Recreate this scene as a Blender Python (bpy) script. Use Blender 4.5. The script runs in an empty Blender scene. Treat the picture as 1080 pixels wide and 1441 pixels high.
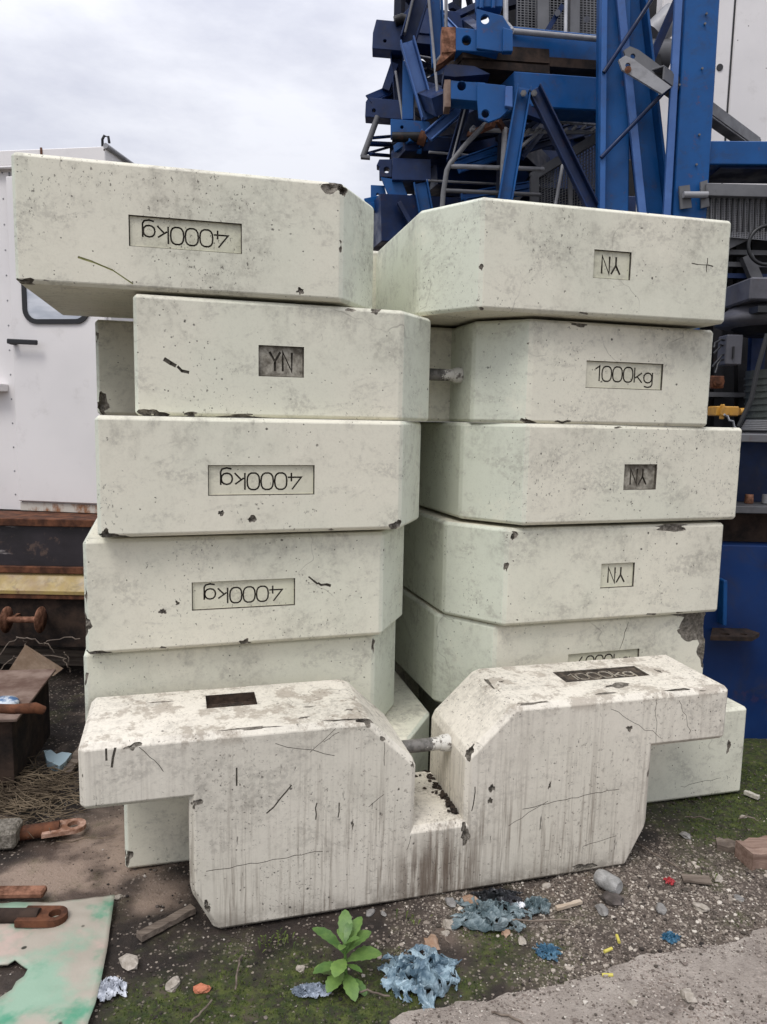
import bpy, bmesh, math, random
from math import radians, sin, cos, pi
from mathutils import Vector, Matrix, noise

# ------------------------------------------------------------------ camera
F_PX, PITCH, ROLL, CAM_H = 1044.3, 0.12247, 0.01954, 1.6
scene = bpy.context.scene
col = scene.collection
cam_d = bpy.data.cameras.new("camera"); cam = bpy.data.objects.new("camera", cam_d); col.objects.link(cam)
cam_d.sensor_fit = 'VERTICAL'; cam_d.sensor_height = 36.0; cam_d.lens = F_PX / 1441 * 36
cam_d.clip_start = 0.05; cam_d.clip_end = 2000
CAM_M = Matrix.Translation((0, 0, CAM_H)) @ Matrix.Rotation(pi/2 - PITCH, 4, 'X') @ Matrix.Rotation(ROLL, 4, 'Z')
cam.matrix_world = CAM_M
scene.camera = cam

# ------------------------------------------------------------------ world, sun, exposure
SUN_EL, SUN_AZ = radians(58), radians(-150)      # azimuth measured from +Y towards +X
w = bpy.data.worlds.new("World"); scene.world = w; w.use_nodes = True
nt = w.node_tree; nt.nodes.clear(); N = nt.nodes.new; L = nt.links.new
out = N('ShaderNodeOutputWorld'); bg = N('ShaderNodeBackground'); L(bg.outputs[0], out.inputs[0])
sky = N('ShaderNodeTexSky'); sky.sky_type = 'NISHITA'; sky.sun_disc = False
sky.sun_elevation = SUN_EL; sky.sun_rotation = SUN_AZ
sk = N('ShaderNodeVectorMath'); sk.operation = 'SCALE'; sk.inputs['Scale'].default_value = 0.10; L(sky.outputs[0], sk.inputs[0])
tc = N('ShaderNodeTexCoord'); mp = N('ShaderNodeMapping'); mp.inputs['Scale'].default_value = (1, 1, 2.6); L(tc.outputs['Generated'], mp.inputs[0])
cn = N('ShaderNodeTexNoise'); cn.inputs['Scale'].default_value = 3.4; cn.inputs['Detail'].default_value = 8; cn.inputs['Roughness'].default_value = .58; L(mp.outputs[0], cn.inputs['Vector'])
cr = N('ShaderNodeValToRGB'); cr.color_ramp.elements[0].position = .38; cr.color_ramp.elements[1].position = .62
cr.color_ramp.elements[0].color = (.64, .655, .745, 1); cr.color_ramp.elements[1].color = (.86, .87, .93, 1); L(cn.outputs['Fac'], cr.inputs[0])
sp = N('ShaderNodeSeparateXYZ'); L(tc.outputs['Generated'], sp.inputs[0])
ab = N('ShaderNodeMath'); ab.operation = 'MAXIMUM'; ab.inputs[1].default_value = 0; L(sp.outputs[2], ab.inputs[0])
pw = N('ShaderNodeMath'); pw.operation = 'POWER'; pw.inputs[1].default_value = 2.2; L(ab.outputs[0], pw.inputs[0])
ma = N('ShaderNodeMath'); ma.operation = 'MULTIPLY_ADD'; ma.inputs[1].default_value = 1.7; ma.inputs[2].default_value = 1.0; L(pw.outputs[0], ma.inputs[0])
cs = N('ShaderNodeVectorMath'); cs.operation = 'SCALE'; L(cr.outputs[0], cs.inputs[0]); L(ma.outputs[0], cs.inputs['Scale'])
mx = N('ShaderNodeMix'); mx.data_type = 'RGBA'; mx.inputs[0].default_value = .90; L(sk.outputs[0], mx.inputs[6]); L(cs.outputs[0], mx.inputs[7])
L(mx.outputs[2], bg.inputs[0]); bg.inputs[1].default_value = 1.0

sd = bpy.data.lights.new("sun", 'SUN'); sd.energy = 1.7; sd.angle = radians(22); sd.color = (1, .97, .93)
sun = bpy.data.objects.new("sun", sd); col.objects.link(sun)
sdir = Vector((sin(SUN_AZ)*cos(SUN_EL), cos(SUN_AZ)*cos(SUN_EL), sin(SUN_EL)))
sun.rotation_euler = sdir.to_track_quat('Z', 'Y').to_euler(); sun.location = sdir*30
vs = scene.view_settings; vs.view_transform = 'Standard'; vs.look = 'None'; vs.gamma = 1; vs.exposure = 0.0
scene.render.engine = 'CYCLES'

# ------------------------------------------------------------------ helpers
CR = CAM_M.to_3x3(); CO = Vector((0, 0, CAM_H))
def ray(px, py):
    return CR @ Vector(((px-540)/F_PX, -(py-720.5)/F_PX, -1.0))
def W(px, py, Y):                      # a point of the photo at distance Y
    r = ray(px, py); return CO + r*(Y/r.y)
def G(px, py, z=0.0):                  # a point of the photo on a level
    r = ray(px, py); return CO + r*((z-CAM_H)/r.z)

def tag(o, label=None, cat=None, group=None, kind=None):
    if label: o['label'] = label
    if cat: o['category'] = cat
    if group: o['group'] = group
    if kind: o['kind'] = kind
    return o
def empty(name, loc, label, cat, group=None):
    o = bpy.data.objects.new(name, None); o.empty_display_size = .1; o.location = loc; col.objects.link(o)
    return tag(o, label, cat, group)

def world_loc(o):
    v = Vector((0, 0, 0))
    while o: v += o.location; o = o.parent
    return v

class MB:
    def __init__(s): s.v = []; s.f = []; s.sm = []; s.mi = []
    def add(s, vs_, fs, smooth=False, mi=0):
        b = len(s.v); s.v += [Vector(q) for q in vs_]
        for f in fs: s.f.append([b+i for i in f]); s.sm.append(smooth); s.mi.append(mi)
    def frame(s, c, a, b, n, ha, hb, hn, mi=0, ch=0.0):
        # box about c with unit axes a,b,n and half sizes
        a, b, n = a.normalized(), b.normalized(), n.normalized()
        pts = [c+a*ha*i+b*hb*j+n*hn*k for k in (-1, 1) for j in (-1, 1) for i in (-1, 1)]
        s.add(pts, [(0, 2, 3, 1), (4, 5, 7, 6), (0, 1, 5, 4), (2, 6, 7, 3), (0, 4, 6, 2), (1, 3, 7, 5)], mi=mi)
    def box(s, x0, x1, y0, y1, z0, z1, mi=0):
        s.frame(Vector(((x0+x1)/2, (y0+y1)/2, (z0+z1)/2)), Vector((1, 0, 0)), Vector((0, 1, 0)), Vector((0, 0, 1)), abs(x1-x0)/2, abs(y1-y0)/2, abs(z1-z0)/2, mi)
    def beam(s, p0, p1, wd, dp, nref=Vector((0, 1, 0)), mi=0):
        # rectangular bar: wd = width seen from the front, dp = depth along nref
        a = (p1-p0); ln = a.length; a.normalize()
        b = nref.cross(a).normalized(); n = a.cross(b).normalized()
        s.frame((p0+p1)/2, a, b, n, ln/2, wd/2, dp/2, mi)
    def channel(s, p0, p1, wd, dp, th=.008, nref=Vector((0, 1, 0)), mi=0, open_front=True):
        # U section: web wd wide, flanges dp deep
        a = (p1-p0); ln = a.length; a.normalize()
        b = nref.cross(a).normalized(); n = a.cross(b).normalized()
        if n.dot(nref) < 0: n = -n
        c = (p0+p1)/2; sg = 1 if open_front else -1
        s.frame(c+n*sg*dp/2, a, b, n, ln/2, wd/2-th-.0005, th/2, mi)
        for q in (-1, 1): s.frame(c+b*q*(wd/2-th/2), a, b, n, ln/2, th/2, dp/2, mi)
    def angle(s, p0, p1, wd, th=.008, nref=Vector((0, 1, 0)), mi=0):
        a = (p1-p0); ln = a.length; a.normalize()
        b = nref.cross(a).normalized(); n = a.cross(b).normalized(); c = (p0+p1)/2
        s.frame(c, a, b, n, ln/2, wd/2, th/2, mi); s.frame(c+b*(wd/2+th/2)+n*(wd/2-th/2), a, b, n, ln/2, th/2, wd/2, mi)
    def tube(s, pts, r, seg=10, cap=True, mi=0):
        pts = [Vector(p) for p in pts]; rs = r if isinstance(r, (list, tuple)) else [r]*len(pts)
        base = len(s.v); up = None; rings = []
        for i, p in enumerate(pts):
            d = (pts[min(i+1, len(pts)-1)]-pts[max(i-1, 0)]).normalized()
            if up is None or abs(up.dot(d)) > .95: up = Vector((0, 0, 1)) if abs(d.z) < .9 else Vector((1, 0, 0))
            x = up.cross(d).normalized(); y = d.cross(x); up = y
            rings.append([p+x*rs[i]*cos(2*pi*k/seg)+y*rs[i]*sin(2*pi*k/seg) for k in range(seg)])
        vv = [q for r_ in rings for q in r_]; ff = []
        for i in range(len(pts)-1):
            for k in range(seg): ff.append((i*seg+k, i*seg+(k+1) % seg, (i+1)*seg+(k+1) % seg, (i+1)*seg+k))
        s.add(vv, ff, True, mi)
        if cap:
            s.add(rings[0], [tuple(range(seg))[::-1]], False, mi); s.add(rings[-1], [tuple(range(seg))], False, mi)
    def ico(s, c, r, seed=0, sub=1, jit=.25, sq=(1, 1, 1), rot=None, mi=0, smooth=False):
        bm = bmesh.new(); bmesh.ops.create_icosphere(bm, subdivisions=sub, radius=1)
        R = random.Random(seed); off = Vector((R.random()*50, R.random()*50, R.random()*50))
        M_ = (rot or Matrix.Identity(3))
        vv = []
        for v in bm.verts:
            k = 1+jit*2*noise.noise(v.co*1.3+off)+jit*.5*(R.random()-.5)
            vv.append(Vector(c)+M_ @ Vector((v.co.x*r*sq[0]*k, v.co.y*r*sq[1]*k, v.co.z*r*sq[2]*k)))
        s.add(vv, [[v.index for v in f.verts] for f in bm.faces], smooth, mi); bm.free()
    def lathe(s, c, prof, seg=24, axis=Vector((0, 0, 1)), mi=0):
        q = Vector((0, 0, 1)).rotation_difference(axis).to_matrix()
        vv = [Vector(c)+q @ Vector((r*cos(2*pi*k/seg), r*sin(2*pi*k/seg), z)) for r, z in prof for k in range(seg)]
        ff = [(i*seg+k, i*seg+(k+1) % seg, (i+1)*seg+(k+1) % seg, (i+1)*seg+k) for i in range(len(prof)-1) for k in range(seg)]
        s.add(vv, ff, True, mi)
        s.add(vv[:seg], [tuple(range(seg))[::-1]], False, mi); s.add(vv[-seg:], [tuple(range(seg))], False, mi)
    def plate(s, poly, th, holes=(), mi=0, nvec=None):
        # flat polygon (world points, coplanar) with round holes [(centre, radius)], thickened by th along nvec
        poly = [Vector(p) for p in poly]
        n = Vector((0, 0, 0))
        for i in range(len(poly)): n += (poly[i]-poly[0]).cross(poly[(i+1) % len(poly)]-poly[0])
        n.normalize()
        if nvec is None: nvec = Vector((0, 1, 0))
        off = nvec.normalized()*th
        bm = bmesh.new(); loops = []
        def ring(ps):
            vs_ = [bm.verts.new(p) for p in ps]; es = [bm.edges.new((vs_[i], vs_[(i+1) % len(vs_)])) for i in range(len(vs_))]; loops.append(vs_); return es
        es = ring(poly)
        x = (poly[1]-poly[0]).normalized(); y = n.cross(x)
        for c, r in holes:
            c = Vector(c); c = c-n*(c-poly[0]).dot(n); es += ring([c+x*r*cos(2*pi*k/14)+y*r*sin(2*pi*k/14) for k in range(14)])
        bmesh.ops.triangle_fill(bm, use_beauty=True, edges=es, normal=n)
        bm.verts.index_update()
        fr = [v.co.copy() for v in bm.verts]; nf = len(fr)
        flip = n.dot(off) > 0
        ff = []
        for f in bm.faces:
            t = [v.index for v in f.verts]
            ff.append(t); ff.append([i+nf for i in reversed(t)])
        for lp in loops:
            k = len(lp)
            for i in range(k): a, b = lp[i].index, lp[(i+1) % k].index; ff.append((a, b, b+nf, a+nf))
        bm.free()
        s.add(fr+[p+off for p in fr], ff, False, mi)
    def build(s, name, mat, parent=None, bevel=0.0, origin=None, disp=None):
        mats = mat if isinstance(mat, (list, tuple)) else [mat]
        if parent is not None: o0 = world_loc(parent)
        elif origin is not None: o0 = Vector(origin)
        else:
            xs = [p.x for p in s.v]; ys = [p.y for p in s.v]; zs = [p.z for p in s.v]
            o0 = Vector(((min(xs)+max(xs))/2, (min(ys)+max(ys))/2, min(zs)))
        me = bpy.data.meshes.new(name); me.from_pydata([p-o0 for p in s.v], [], s.f); me.update()
        for m in mats: me.materials.append(m)
        me.polygons.foreach_set('use_smooth', s.sm); me.polygons.foreach_set('material_index', s.mi)
        bm = bmesh.new(); bm.from_mesh(me)
        if len(bm.faces) < 20000: bmesh.ops.recalc_face_normals(bm, faces=bm.faces)
        if bevel > 0:
            ed = [e for e in bm.edges if len(e.link_faces) == 2 and e.calc_face_angle(0) > .6 and not e.smooth is False and not (e.link_faces[0].smooth and e.link_faces[1].smooth)]
            try: bmesh.ops.bevel(bm, geom=ed, offset=bevel, segments=1, affect='EDGES', clamp_overlap=True)
            except Exception: pass
        bm.to_mesh(me); bm.free()
        o = bpy.data.objects.new(name, me); col.objects.link(o)
        if parent is not None: o.parent = parent
        else: o.location = o0
        return o

# ------------------------------------------------------------------ materials
class NT:
    def __init__(s, name):
        s.m = bpy.data.materials.new(name); s.m.use_nodes = True; s.t = s.m.node_tree; s.b = s.t.nodes['Principled BSDF']
        s.tc = s.t.nodes.new('ShaderNodeTexCoord'); s.co = s.tc.outputs['Object']
    def n(s, ty, **k):
        q = s.t.nodes.new(ty)
        for a, v in k.items(): setattr(q, a, v)
        return q
    def lk(s, a, b): s.t.links.new(a, b)
    def map(s, scale=(1, 1, 1), loc=(0, 0, 0), rot=(0, 0, 0), src=None):
        q = s.n('ShaderNodeMapping'); q.inputs['Scale'].default_value = scale; q.inputs['Location'].default_value = loc; q.inputs['Rotation'].default_value = rot
        s.lk(src or s.co, q.inputs[0]); return q.outputs[0]
    def noise(s, sc, det=4, rough=.55, vec=None, dist=0):
        q = s.n('ShaderNodeTexNoise'); q.inputs['Scale'].default_value = sc; q.inputs['Detail'].default_value = det; q.inputs['Roughness'].default_value = rough; q.inputs['Distortion'].default_value = dist
        s.lk(vec or s.co, q.inputs['Vector']); return q.outputs['Fac']
    def vor(s, sc, vec=None, feat='F1'):
        q = s.n('ShaderNodeTexVoronoi', feature=feat); q.inputs['Scale'].default_value = sc; s.lk(vec or s.co, q.inputs['Vector']); return q
    def rng(s, x, a, b, c=0.0, d=1.0, mode='SMOOTHSTEP'):
        q = s.n('ShaderNodeMapRange', interpolation_type=mode); s.lk(x, q.inputs[0])
        for i, v in enumerate((a, b, c, d)): q.inputs[i+1].default_value = v
        return q.outputs[0]
    def math(s, op, a, b=None, c=None):
        q = s.n('ShaderNodeMath', operation=op)
        for i, v in enumerate((a, b, c)):
            if v is None: continue
            if isinstance(v, (int, float)): q.inputs[i].default_value = v
            else: s.lk(v, q.inputs[i])
        return q.outputs[0]
    def mix(s, f, a, b):
        q = s.n('ShaderNodeMix', data_type='RGBA')
        for i, v in ((0, f), (6, a), (7, b)):
            if isinstance(v, (int, float)): q.inputs[i].default_value = v
            elif isinstance(v, tuple): q.inputs[i].default_value = (*v, 1) if len(v) == 3 else v
            else: s.lk(v, q.inputs[i])
        return q.outputs[2]
    def attr(s, name): q = s.n('ShaderNodeAttribute', attribute_name=name); return q.outputs['Color'], q.outputs['Fac']
    def geo(s): return s.n('ShaderNodeNewGeometry')
    def objrand(s): return s.n('ShaderNodeObjectInfo').outputs['Random']
    def bump(s, h, strength=.3, dist=.01):
        q = s.n('ShaderNodeBump'); q.inputs['Strength'].default_value = strength; q.inputs['Distance'].default_value = dist
        s.lk(h, q.inputs['Height']); s.lk(q.outputs[0], s.b.inputs['Normal'])
    def fin(s, color=None, rough=.6, metal=0.0, spec=None):
        if color is not None:
            if isinstance(color, tuple): s.b.inputs['Base Color'].default_value = (*color, 1)
            else: s.lk(color, s.b.inputs['Base Color'])
        if isinstance(rough, (int, float)): s.b.inputs['Roughness'].default_value = rough
        else: s.lk(rough, s.b.inputs['Roughness'])
        s.b.inputs['Metallic'].default_value = metal
        if spec is not None: s.b.inputs['Specular IOR Level'].default_value = spec
        return s.m

def painted_concrete(name, base, green, grime_amt=.5, streak=0.0, dirt=(.16, .145, .12), pits=1.0, top_white=None, seed=0.0):
    t = NT(name)
    oi = t.n('ShaderNodeObjectInfo')
    off = t.n('ShaderNodeVectorMath', operation='SCALE'); off.inputs[0].default_value = (37, 17, 53); t.lk(oi.outputs['Random'], off.inputs['Scale'])
    add = t.n('ShaderNodeVectorMath', operation='ADD'); t.lk(t.co, add.inputs[0]); t.lk(off.outputs[0], add.inputs[1]); t.co = add.outputs[0]
    c = t.mix(t.rng(t.noise(1.6, 3), .35, .65), base, green)
    if streak == 0:      # the sides, sheltered in the stack, kept more of the mint green paint
        gm_ = t.geo(); vt = t.n('ShaderNodeVectorTransform', vector_type='NORMAL', convert_from='WORLD', convert_to='OBJECT'); t.lk(gm_.outputs['True Normal'], vt.inputs[0])
        ns = t.n('ShaderNodeSeparateXYZ'); t.lk(vt.outputs[0], ns.inputs[0]); side = t.rng(t.math('ABSOLUTE', ns.outputs[0]), .3, .6)
        c = t.mix(t.math('MULTIPLY', side, .75), c, (.63, .67, .56))
    # broad soft blotches and fine mottling of grime
    big = t.rng(t.noise(2.3, 6, .62), .50-.06*grime_amt, .78)
    fine = t.rng(t.noise(38, 5, .7), .42, .72)
    med = t.rng(t.noise(9, 7, .72, dist=.4), .50, .74)
    g = t.math('MULTIPLY', big, t.math('MULTIPLY_ADD', fine, .7, .25))
    c = t.mix(t.math('MULTIPLY', g, .85*grime_amt), c, dirt)
    c = t.mix(t.math('MULTIPLY', t.math('MULTIPLY', med, fine), .55*grime_amt), c, dirt)
    c = t.mix(t.math('MULTIPLY', t.rng(t.noise(140, 2), .45, .8), .12), c, (.3, .28, .22))
    oz = t.n('ShaderNodeSeparateXYZ'); t.lk(t.tc.outputs['Object'], oz.inputs[0])
    top = t.math('MULTIPLY', t.rng(oz.outputs[2], .20, .38), t.rng(t.noise(3.5, 6, .7, vec=t.map((1.6, 1.6, .7))), .47, .66))
    if streak == 0: c = t.mix(t.math('MULTIPLY', t.math('MULTIPLY', top, t.rng(t.noise(24, 6, .75), .38, .66)), .62), c, (.21, .195, .165))
    sm_ = t.math('MULTIPLY', t.rng(t.noise(6, 7, .72, vec=t.map((.8, 1, 1.5), loc=(2, 7, 1)), dist=.6), .50, .63), t.rng(t.noise(60, 4, .7), .38, .60))
    c = t.mix(t.math('MULTIPLY', sm_, .40), c, (.27, .25, .215))
    # rubbed whitish patches
    c = t.mix(t.math('MULTIPLY', t.rng(t.noise(5.5, 6, .7), .56, .72), .35), c, tuple(min(.86, x*1.14) for x in base))
    if streak > 0:     # rain streaks running down (object z is depth for the lying mesh, so use its y axis)
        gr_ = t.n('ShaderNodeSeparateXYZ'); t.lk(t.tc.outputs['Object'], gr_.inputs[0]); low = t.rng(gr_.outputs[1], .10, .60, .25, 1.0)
        v1 = t.map((85, 3.0, 85)); s1 = t.rng(t.noise(1.0, 6, .66, vec=v1), .44, .66)
        v2 = t.map((11, .7, 11)); s2 = t.rng(t.noise(1.0, 4, .6, vec=v2), .36, .62, .15, 1)
        c = t.mix(t.math('MULTIPLY', t.math('MULTIPLY', t.math('MULTIPLY', s1, s2), low), streak), c, (.20, .165, .13))
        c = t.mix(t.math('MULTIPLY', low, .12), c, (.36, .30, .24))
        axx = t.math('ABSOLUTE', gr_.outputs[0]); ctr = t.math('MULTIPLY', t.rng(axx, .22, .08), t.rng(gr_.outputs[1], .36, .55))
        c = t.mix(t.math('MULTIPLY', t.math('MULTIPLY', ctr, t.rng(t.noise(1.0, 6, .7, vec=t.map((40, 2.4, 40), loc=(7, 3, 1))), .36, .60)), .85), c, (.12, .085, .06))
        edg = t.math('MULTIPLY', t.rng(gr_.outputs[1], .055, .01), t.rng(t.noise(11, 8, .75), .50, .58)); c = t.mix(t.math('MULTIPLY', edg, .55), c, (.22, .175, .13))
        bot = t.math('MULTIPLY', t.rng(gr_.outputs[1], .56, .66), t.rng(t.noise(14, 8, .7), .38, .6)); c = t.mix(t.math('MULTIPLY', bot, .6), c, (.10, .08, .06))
        v3 = t.map((70, 9, 70), loc=(3, 1, 2), rot=(0, 0, .12)); c = t.mix(t.math('MULTIPLY', t.rng(t.noise(1.0, 3, .6, vec=v3), .70, .74), .75), c, (.07, .06, .05))
    if streak > 0:
        f1 = t.math('MULTIPLY', t.rng(t.noise(1.0, 5, .75, vec=t.map((75, 55, 75))), .585, .64), t.rng(t.noise(3.2, 5, .65), .44, .58))
        c = t.mix(t.math('MULTIPLY', f1, .62), c, (.16, .135, .11))
        f2 = t.math('MULTIPLY', t.rng(t.noise(1.0, 3, .6, vec=t.map((30, 160, 30), rot=(0, 0, .25))), .66, .70), t.rng(t.noise(4, 4), .46, .56)); c = t.mix(t.math('MULTIPLY', f2, .6), c, (.12, .10, .08))
    # air holes
    hp = None
    for sc, gate, rad in ((34, .955, .20), (85, .92, .28), (15, .97, .11)):
        dv = t.n('ShaderNodeVectorMath', operation='ADD'); wn = t.n('ShaderNodeTexNoise'); wn.inputs['Scale'].default_value = sc*2.2; t.lk(t.co, wn.inputs['Vector'])
        sc_ = t.n('ShaderNodeVectorMath', operation='SCALE'); sc_.inputs['Scale'].default_value = .35/sc; t.lk(wn.outputs['Color'], sc_.inputs[0]); t.lk(t.co, dv.inputs[0]); t.lk(sc_.outputs[0], dv.inputs[1])
        v = t.vor(sc, vec=dv.outputs[0]); sx = t.n('ShaderNodeSeparateColor'); t.lk(v.outputs['Color'], sx.inputs[0])
        gt = t.math('GREATER_THAN', sx.outputs[0], gate); cl = t.rng(t.noise(3.1, 3), .40, .56)
        m = t.math('MULTIPLY', t.math('MULTIPLY', t.rng(v.outputs['Distance'], rad, rad*.45), gt), cl)
        hp = m if hp is None else t.math('MAXIMUM', hp, m)
    cl2 = t.rng(t.noise(2.7, 4, .6), .50, .60)
    sp1 = t.math('MULTIPLY', t.rng(t.noise(95, 3, .8, vec=t.map((1, 1, .6))), .615, .67), cl2)
    sp2 = t.math('MULTIPLY', t.rng(t.noise(26, 6, .8, dist=.8), .65, .685), t.rng(t.noise(1.9, 3, .6, vec=t.map(loc=(4, 2, 9))), .46, .58))
    hp = t.math('MAXIMUM', hp, t.math('MULTIPLY', sp1, .8)); hp = t.math('MAXIMUM', hp, sp2)
    hp = t.math('MULTIPLY', hp, pits)
    c = t.mix(t.math('MULTIPLY', hp, .92), c, (.055, .048, .04))
    # hairline cracks and scrapes
    dv = t.n('ShaderNodeVectorMath', operation='ADD'); wn = t.n('ShaderNodeTexNoise'); wn.inputs['Scale'].default_value = 7; t.lk(t.co, wn.inputs['Vector'])
    s3 = t.n('ShaderNodeVectorMath', operation='SCALE'); s3.inputs['Scale'].default_value = .25; t.lk(wn.outputs['Color'], s3.inputs[0]); t.lk(t.co, dv.inputs[0]); t.lk(s3.outputs[0], dv.inputs[1])
    cv = t.vor(1.7, vec=dv.outputs[0], feat='DISTANCE_TO_EDGE')
    ck = t.math('MULTIPLY', t.rng(cv.outputs['Distance'], .006, .001), t.rng(t.noise(2.2, 2), .58, .66))
    c = t.mix(t.math('MULTIPLY', ck, .4), c, (.12, .10, .08))
    h = t.math('ADD', t.math('MULTIPLY', t.noise(55, 6, .6), .25), t.math('ADD', t.math('MULTIPLY', t.noise(9, 4), .5), t.math('MULTIPLY', hp, -.9)))
    t.bump(h, .32, .006)
    return t.fin(c, t.rng(fine, 0, 1, .62, .85), spec=.3)

M = {}
M['stack'] = painted_concrete('pale_green_painted_concrete', (.71, .676, .555), (.66, .65, .53), .90, pits=1.0)
M['front'] = painted_concrete('weathered_white_painted_concrete', (.735, .685, .585), (.68, .64, .54), .95, streak=.95)
def rough_mat(name, a, b, sc=18, rough=.85, bump=.5, dist=.01, metal=0, spec=.3, lo=.35, hi=.7):
    t = NT(name); f = t.rng(t.noise(sc, 8, .65), lo, hi); c = t.mix(f, a, b)
    t.bump(t.noise(sc*2, 8, .7), bump, dist); return t.fin(c, rough, metal, spec)
M['bare'] = rough_mat('broken_bare_concrete', (.17, .15, .12), (.44, .395, .33), 70, .95, 1.0, .02)
M['groove'] = rough_mat('dirt_in_grooves', (.06, .052, .04), (.17, .15, .12), 60, .95)
M['recess_pale'] = painted_concrete('pale_recess_paint', (.66, .63, .50), (.61, .60, .46), .75, dirt=(.17, .155, .11))
M['recess_dirty'] = rough_mat('dirty_recess', (.13, .115, .09), (.40, .375, .31), 30, .95, .6, .006)
M['recess_black'] = rough_mat('black_wet_recess', (.022, .016, .012), (.07, .045, .03), 30, .8, .6, .006)
M['recess_mixed'] = rough_mat('grime_filled_recess', (.025, .02, .016), (.12, .095, .07), 40, .9, .6, .006)
M['olive'] = rough_mat('green_scrape', (.20, .20, .06), (.32, .31, .14), 60)
def bar_mat():
    t = NT('paint_spattered_steel_bar'); sx_ = t.n('ShaderNodeSeparateXYZ'); t.lk(t.co, sx_.inputs[0])
    f = t.rng(t.math('ADD', sx_.outputs[0], t.math('MULTIPLY_ADD', t.noise(26, 6, .7), .16, -.08)), .008, .016)
    c = t.mix(f, t.mix(t.rng(t.noise(30, 6, .7), .4, .6), (.075, .07, .062), (.16, .15, .135)), t.mix(t.rng(t.noise(40, 6, .7), .52, .6), (.58, .56, .50), (.14, .12, .10)))
    t.bump(t.noise(50, 6, .7), .5, .004); return t.fin(c, .7)
M['bar'] = bar_mat(); M['bar_old'] = rough_mat('paint_spattered_steel_bar', (.10, .10, .10), (.50, .49, .45), 22, .6, .3, .004, lo=.46, hi=.51)

def paint_metal(name, base, dark, wear=.3, rust=(.12, .045, .02), rough=.42, rust_amt=.25, dirt=(.03, .028, .03), sc=3.0, spec=.45):
    t = NT(name)
    c = t.mix(t.rng(t.noise(sc, 5, .6), .3, .7), base, dark)
    c = t.mix(t.math('MULTIPLY', t.rng(t.noise(sc*2.5, 8, .7, dist=.6), .50, .70), wear), c, dirt)
    r = t.math('MULTIPLY', t.rng(t.noise(sc*4, 8, .72), .60, .68), 1.0)
    c = t.mix(t.math('MULTIPLY', r, rust_amt), c, rust)
    t.bump(t.noise(sc*12, 5), .12, .003)
    return t.fin(c, t.rng(t.noise(sc*3, 5), .3, .7, rough-.1, rough+.2), spec=spec)
M['blue'] = paint_metal('blue_crane_paint', (.005, .074, .245), (.004, .055, .185), .35, rust_amt=.35, spec=.28)
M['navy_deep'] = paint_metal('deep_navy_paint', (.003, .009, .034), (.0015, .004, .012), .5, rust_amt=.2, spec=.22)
M['blue_edge'] = paint_metal('sunned_blue_paint', (.02, .11, .34), (.015, .08, .26), .25)  # brighter blue for braces and the painted sky gloss of a column strip
M['blue_pale'] = paint_metal('faded_blue_paint', (.06, .14, .36), (.03, .09, .27), .25)  # pale blue; also stands for sky gloss on the column strips
M['navy'] = paint_metal('dark_navy_paint', (.005, .024, .095), (.003, .010, .040), .4, rust_amt=.2, spec=.3)
M['steelgrey'] = paint_metal('grey_galvanised_steel', (.13, .13, .135), (.07, .07, .075), .4, rust_amt=.25)
M['railgrey'] = paint_metal('pale_grey_rail_paint', (.30, .30, .31), (.17, .17, .18), .35, rust_amt=.3)
M['darksteel'] = paint_metal('dark_grease_steel', (.014, .014, .016), (.006, .006, .007), .5, rust_amt=.3, spec=.2)
M['black'] = NT('black_rubber').fin((.012, .012, .013), .45)
def scuffed():
    t = NT('scuffed_black_paint'); c = t.mix(t.rng(t.noise(4, 6), .35, .65), (.028, .022, .027), (.013, .010, .012))
    for rt, lc in ((.75, 1), (-.9, 4), (.1, 7)):
        v = t.map((3.2, 3.2, 24), rot=(0, rt, 0), loc=(lc, 0, lc)); m_ = t.math('MULTIPLY', t.rng(t.noise(1.0, 5, .7, vec=v, dist=.3), .60, .68), t.rng(t.noise(2.6, 3, vec=t.map(loc=(lc, 3, 1))), .50, .58)); c = t.mix(t.math('MULTIPLY', m_, .8), c, (.30, .27, .26))
    c = t.mix(t.math('MULTIPLY', t.rng(t.noise(7, 8, .75), .56, .66), .5), c, (.16, .10, .07)); return t.fin(c, .5)
M['blackpaint'] = scuffed()
M['rust'] = rough_mat('brown_rusty_steel', (.045, .018, .010), (.16, .062, .030), 14, .85, .6, .006)
M['rust_bright'] = rough_mat('orange_rusty_steel', (.085, .035, .018), (.33, .16, .10), 22, .85, .6, .006)
M['rust_dark'] = rough_mat('dark_grimy_rusty_steel', (.010, .007, .006), (.050, .031, .022), 9, .9, .6, .006)  # dark rust, deepened so its colour carries the shade under the platform
M['rust_grey'] = rough_mat('dusty_rusted_plate', (.11, .065, .048), (.24, .175, .14), 8, .75, .4, .005)
M['yellow'] = paint_metal('yellow_paint', (.36, .26, .08), (.27, .18, .10), .4, rust_amt=.5, sc=5)
M['yellow_dark'] = paint_metal('ochre_machine_paint', (.50, .26, .04), (.35, .17, .03), .3, sc=8)
M['machine'] = paint_metal('grey_machine_paint', (.085, .083, .095), (.05, .05, .058), .3, rust_amt=.1)  # grey paint darkened, the shadow of the machinery gap included in the colour
M['wood'] = None
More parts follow.
